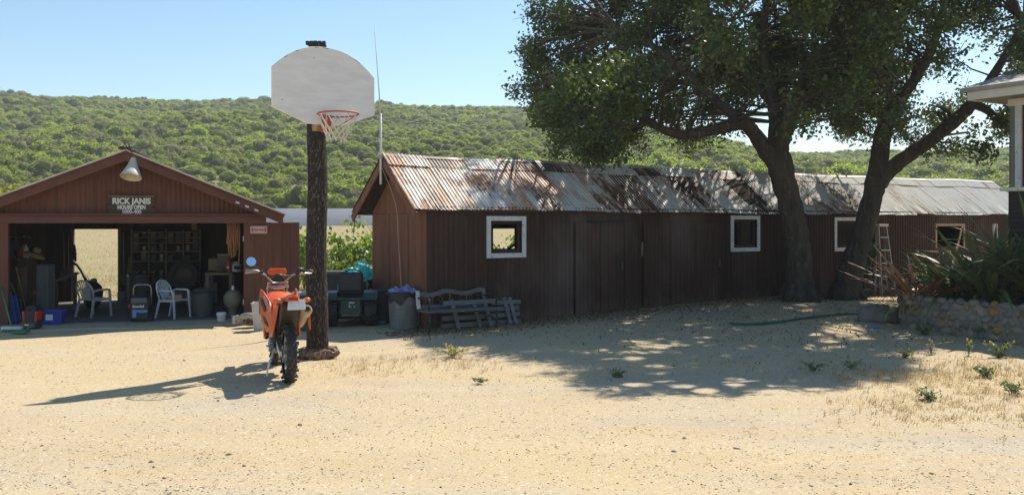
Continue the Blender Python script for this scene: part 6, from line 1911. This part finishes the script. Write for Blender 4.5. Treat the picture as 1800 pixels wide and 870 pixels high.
MB().box((0, -.235, .56), (.40, .02, .04)).build("handle", M_dkgreen, gcart)
for sx in (-1, 1): MB().lathe([(0, -.02), (.07, -.02), (.07, .02), (0, .02)], 12, (sx * .235, .15, .07), RX).build("wheel", M_rubber, gcart, smooth=.6)

# ride-on mower seen from behind
g = G(613, 574)
mw = T("ride_on_mower", "dark green ride on mower seen from behind next to the black post", "mower", g + Vector((0, .25, 0)), R(6))
M_mg = mat("mower_green", (.030, .062, .058), (.024, .05, .048), scale=5, rough=.45, spec=.5)
def mtyre(x, y, r, w):
    h = MB().lathe([(.0, -.04), (r * .45, -.05), (r * .5, -w * .4), (r * .5, w * .4), (r * .45, .05), (0, .04)], 18, (x, y, r), RX).build("wheel", M_iron, mw, smooth=.6)
    t = MB().lathe([(r * .52, -w * .5), (r * .85, -w * .55), (r, -w * .4), (r, w * .4), (r * .85, w * .55), (r * .52, w * .5)], 24, (x, y, r), RX)
    for k in range(22):
        a = 6.283 * k / 22
        for o in (-.25, .25): t.box((x + o * w, y + math.sin(a) * r, r + math.cos(a) * r), (w * .42, .035, .02), (-a, 0, .4 if o > 0 else -.4))
    t.build("tyre", M_rubber, h, smooth=.6)
mtyre(-.36, 0, .25, .22); mtyre(.36, 0, .25, .22); mtyre(-.32, 1.25, .18, .14); mtyre(.32, 1.25, .18, .14)
MB().box((0, -.16, .33), (.36, .05, .30)).build("rear_plate", M_mg, mw, bevel=.008)
MB().box((.02, -.188, .42), (.10, .006, .025)).box((-.02, -.188, .36), (.02, .006, .05)).box((.0, -.188, .34), (.03, .006, .015)).box((.07, -.188, .35), (.015, .006, .03)).build("lettering", M_let, mw)
MB().box((0, -.1, .49), (.98, .30, .05)).build("rear_deck", M_mg, mw, bevel=.015)
for sx in (-1, 1): MB().prism([(-.28, .50), (-.20, .60), (0, .63), (.22, .58), (.30, .50)], -.13, .13, lambda u, v, a, sx=sx: Vector((sx * .36 + a, u, v))).build("fender", M_mg, mw, bevel=.01)
MB().box((0, .05, .60), (.46, .42, .10)).box((0, -.13, .78), (.44, .11, .36), (R(-8), 0, 0)).build("seat", M_black, mw, bevel=.04)
MB().box((0, .85, .55), (.46, .62, .42)).box((0, 1.18, .50), (.42, .06, .30)).build("hood", M_mg, mw, bevel=.03)
MB().box((0, .5, .28), (.4, 1.3, .12)).build("frame", M_black, mw)
MB().tube([(0, .55, .75), (0, .40, .88)], .02, 7).tube([(.17 * math.cos(6.283 * i / 16), .40 + .12 * math.sin(6.283 * i / 16), .88 + .1 * math.sin(6.283 * i / 16)) for i in range(16)], .013, 6, closed=True).build("steering_wheel", M_black, mw, smooth=3)
MB().box((0, -.20, .20), (.30, .08, .03)).build("hitch", M_wood, mw)
MB().box((0, .45, .15), (.95, .55, .10)).build("cutting_deck", M_mg, mw, bevel=.02)
# dark cargo box and teal sheet behind
cbx = T("dark_crate", "dark box behind the mower seat with a rail along its top", "crate", P(617, 545, 18.3) + Vector((0, 0, -.1)), R(6))
cbx.location.z = 0
MB().box((0, 0, .45), (1.0, .5, .88)).build("body", mat("crate_black", (.035, .033, .036), (.05, .045, .045), rough=.7), cbx, bevel=.01)
MB().box((0, -.27, .86), (1.04, .05, .06)).build("top_rail", mat("rail_dark", (.10, .09, .10), (.07, .065, .07), rough=.6), cbx)
tp = T("teal_tarp", "crumpled bright teal tarp draped over the dark box by the barn", "tarp", P(634, 488, 18.1) , R(4))
M_teal = mat("teal_tarp", (.02, .42, .38), (.015, .33, .30), scale=6, rough=.4, spec=.5)
rgq = np.random.default_rng(6); nx, ny = 22, 16; vs = []; fs = []
for j in range(ny):
    for i in range(nx):
        u, v = i / (nx - 1) * 2 - 1, j / (ny - 1) * 2 - 1
        h = .26 * (1 - abs(u) ** 2.2) - .30 * max(0, -v - .2) ** 1.2 + .035 * math.sin(7 * u + 3 * v) + .03 * math.sin(11 * u - 5 * v + 1) + rgq.normal(0, .012)
        vs.append((u * .43 + .02 * math.sin(6 * v), v * .30, h + .0 + .10 * u * (u < 0)))
for j in range(ny - 1):
    for i in range(nx - 1):
        a = j * nx + i; fs.append((a, a + 1, a + nx + 1, a + nx))
MB().add(vs, fs).build("sheet", M_teal, tp)
fl = MB()
for q, (x, z, w, h) in enumerate([(-.10, -.20, .09, .07), (.0, -.15, .07, .06), (.02, -.30, .08, .10), (.22, -.28, .05, .14), (-.03, -.42, .10, .06), (.16, -.12, .05, .06)]):
    fl.prism([(-w, -h * .6), (w * .6, -h), (w, h * .5), (-w * .3, h)], -.015, .01, lambda u, v, a, x=x, z=z, q=q: Vector((x + u * .6, -.34 + a + .1 * v * (q % 2), z + v * .6)))
fl.build("hanging_fold", M_teal, tp)
# bins by the corner of the barn
g = G(667, 572)
bk = tub("dark_bin", "dark blue black bin between the mower and the grey rubbish can", "bin", g + Vector((0, .45, 0)), [(0, 0), (.20, 0), (.24, .60), (.25, .62), (.24, .63), (.20, .58), (0, .55)], mat("bin_navy", (.035, .042, .06), (.05, .055, .075), rough=.5), 18, rim=[(.245, .59), (.262, .61), (.245, .63)])
MB().box((0, -.24, .04), (.16, .02, .03)).build("foot_strip", M_lblue, bk)
g = G(706, 580)
M_can = mat("grey_can_plastic", (.20, .205, .21), (.14, .145, .15), scale=4, st=(2, 2, .7), rough=.6, c3=(.36, .34, .31), scale3=8, lo3=.62, hi3=.75)
can = tub("rubbish_can", "round grey rubbish can with a black liner and blue bags on top", "rubbish can", g + Vector((0, .25, 0)), [(0, 0), (.225, 0), (.235, .03), (.265, .56), (.285, .58), (.285, .62), (.262, .63), (.25, .55), (.22, .04), (0, .04)], M_can, 28)
ln = MB(); vs = []; fs = []; N_ = 40
for i in range(N_):
    a = 6.283 * i / N_; d = .10 + .05 * math.sin(3 * a + 1) + .04 * math.sin(7 * a)
    for (r, z) in ((.24, .60), (.285, .645), (.298, .62), (.292 , .60 - d * .5), (.285, .60 - d)):
        vs.append((r * math.cos(a), r * math.sin(a), z + .008 * math.sin(9 * a + z * 30)))
for i in range(N_):
    for j in range(4): a, b_ = 5 * i, 5 * ((i + 1) % N_); fs.append((a + j, b_ + j, b_ + j + 1, a + j + 1))
ln.add(vs, fs).build("bin_liner", M_black, can, smooth=3)
M_bag = mat("lilac_bag", (.26, .28, .50), (.18, .20, .42), scale=9, rough=.4, c3=(.5, .5, .68), scale3=12)
random.seed(14)
for x, y, z, r, lab in ((-.13, -.05, .64, .12, "crumpled blue bag at the left of the rubbish can top"), (.06, .04, .65, .15, "crumpled blue bag in the middle of the rubbish can top"), (.19, -.08, .63, .08, "small blue bag at the right rim of the rubbish can")):
    bg_ = T("rubbish_bag", lab, "bag", g + Vector((x, .25 + y, z)))
    MB().lump((0, 0, .0), (r, r, r * .55), 12, 8, .22).build("bag_body", M_bag, bg_)
    MB().lump((.01, 0, r * .55), (.03, .03, .035), 7, 5, .3).build("bag_knot", M_bag, bg_)

# bench along the barn front
bnch = T("garden_bench", "old weathered garden bench with a double arched back against the barn corner", "bench", bw(-.36, -.62), BA)
M_bg = mat("bench_grey", (.145, .15, .16), (.10, .105, .115), scale=4, st=(1, 4, 4), rough=.75, c3=(.30, .30, .30), scale3=9, lo3=.66, hi3=.76)
M_bgw = mat("bench_pale", (.60, .58, .54), (.45, .44, .42), scale=7, rough=.8)
BW = 1.36
tops = []
for i in range(17):
    u = i / 16; tops.append((u * BW, .66 + .055 * (math.sin(2 * math.pi * u - 1.2) ** 2 if 0.06 < u < .97 else .5) ))
topb = MB().prism(tops + [(x, z - .075) for x, z in reversed(tops)], .40, .435, lambda u, v, a: Vector((u, a + .1 * (v - .5), v)))
topb.build("top_rail", M_bg, bnch, bevel=.004)
MB().box((BW / 2, .40, .425), (BW, .035, .06)).build("lower_rail", M_bg, bnch, bevel=.004)
for x, m in ((.03, M_bgw), (BW - .03, M_bg)):
    MB().bar((x, .385, .40), (x, .435, .70), .06, .035, (0, 1, 0)).build("back_stile", m, bnch)
for k in range(3): MB().tube([(.3 + .33 * k, .40, .44), (.32 + .33 * k, .41, .56), (.30 + .33 * k, .42, .63)], .008, 5).build("back_rod", M_iron, bnch)
scb = MB()
for k in range(5):
    scb.tube([(.22 + .2 * k, .40, .46), (.30 + .2 * k, .41, .54), (.24 + .2 * k, .415, .62)], .006, 5).tube([(.30 + .2 * k, .40, .46), (.22 + .2 * k, .41, .54), (.28 + .2 * k, .415, .62)], .006, 5)
scb.build("back_scroll", M_iron, bnch)
for k in range(5): MB().box((BW / 2, .0 + .085 * k, .375 - .004 * (k % 2)), (BW, .07, .028)).build("seat_slat", M_bg, bnch, bevel=.003)
M_ir = mat("black_iron", (.03, .028, .028), (.06, .045, .04), scale=9, rough=.6)
for x in (.03, BW - .03):
    q = MB().tube([(x, .0, .36), (x, -.03, .2), (x, .01, .0)], .018, 7).tube([(x, .36, .40), (x, .38, .2), (x, .43, .0)], .018, 7).tube([(x, .42, .58), (x, .22, .60), (x, .0, .585), (x, -.04, .54), (x, .0, .50), (x, .01, .37)], .017, 7).tube([(x, .0, .18), (x, .2, .24), (x, .39, .18)], .012, 6)
    q.build("end_frame", M_ir, bnch, smooth=3)
# slatted panels lying behind and below
def slat_panel(label, t0_, v, w, n, pick, seed, h=.40):
    rg = random.Random(seed)
    t = T("wooden_fence", label, "fence panel", bw(t0_, v), BA)
    M_sl = bpy.data.materials.get("grey_slat") or mat("grey_slat", (.19, .205, .215), (.13, .14, .15), scale=4, st=(1, 4, 4), rough=.85, rnd=.12)
    for k in range(n):
        z = .08 + h * k / (n - 1)
        MB().bar((rg.uniform(-.03, .03), .10 - .1 * k / n, z), (w + rg.uniform(-.03, .03), .10 - .1 * k / n, z + rg.uniform(-.015, .015)), .022, .075).build("slat", M_sl, t)
    for x in pick:
        MB().bar((x + .12, -.02, .0), (x, .05, .50 + .04 * rg.random()), .065, .025, (0, 1, 0)).build("picket", M_sl, t)
    return t
slat_panel("grey slatted fence panel leaning behind and under the garden bench", .12, -.34, 1.0, 4, (.15, .58, .80), 1)
slat_panel("grey slatted fence panel leaning on the barn just right of the bench", 1.10, -.26, .62, 4, (.28, .40), 2, .36)

# whip antenna and its wire on the barn gable
an = T("whip_antenna", "thin white whip antenna rising from the left gable peak of the barn", "antenna", bw(-.37, 1.2, 3.05))
ab = Vector(an.location)
top = P(658, 45, 16.55)
pth = [Vector((0, 0, -.5)), Vector((0, 0, 0)), (P(669, 200, 16.55) - ab), (P(664, 130, 16.55) - ab), top - ab]
MB().tube(pth[:3], [.022, .022, .020], 8).build("mast", M_white, an, smooth=3)
MB().tube(pth[2:], [.013, .009, .005], 6).build("whip", M_white, an, smooth=3)
MB().box((0, 0, .0), (.06, .06, .08)).build("bracket", M_steel, an)
cbw = T("antenna_cable", "thin pale cable running down the plywood end wall from the antenna", "cable", bw(-.37, 1.2, 2.9))
co = Vector(cbw.location)
cp_ = [co - co, bw(-.10, 1.15, 2.2) - co, bw(-.09, 1.05, 1.5) - co, bw(-.08, .98, .9) - co, bw(-.08, .95, .55) - co]
MB().tube(smooth_path(cp_, [.01] * 5, 4)[0], .008, 6).build("cable_run", mat("pale_cable", (.45, .36, .32), (.4, .32, .28), rough=.7), cbw, smooth=3)
MB().box(tuple(cp_[-1]), (.03, .03, .05)).build("clip", M_steel, cbw)
# white stub board seen between flax and house
sb2 = T("white_post", "short white post top showing above the flax in front of the barn", "post", P(1749, 432, 22.5))
sb2.location.z = gz(sb2.location.x, 22.5)
MB().box((0, 0, .9), (.09, .09, 1.8)).build("post", M_white, sb2, bevel=.006)
MB().box((0, 0, 1.81), (.094, .094, .02)).build("cap", M_wood, sb2)

# ------------------------------------------------------------------ air
hz = MB().box((0, 200, 31.5), (1400, 1060, 65)).build("haze", None)
hm_ = bpy.data.materials.new("thin_air"); hm_.use_nodes = True
_n = hm_.node_tree; _n.nodes.remove(_n.nodes["Principled BSDF"])
pv = _n.nodes.new("ShaderNodeVolumePrincipled")
pv.inputs["Density"].default_value = .00055; pv.inputs["Color"].default_value = (.85, .92, 1, 1); pv.inputs["Anisotropy"].default_value = .2
_n.links.new(pv.outputs[0], _n.nodes["Material Output"].inputs["Volume"])
hz.data.materials.append(hm_)
tag(hz, kind="stuff")
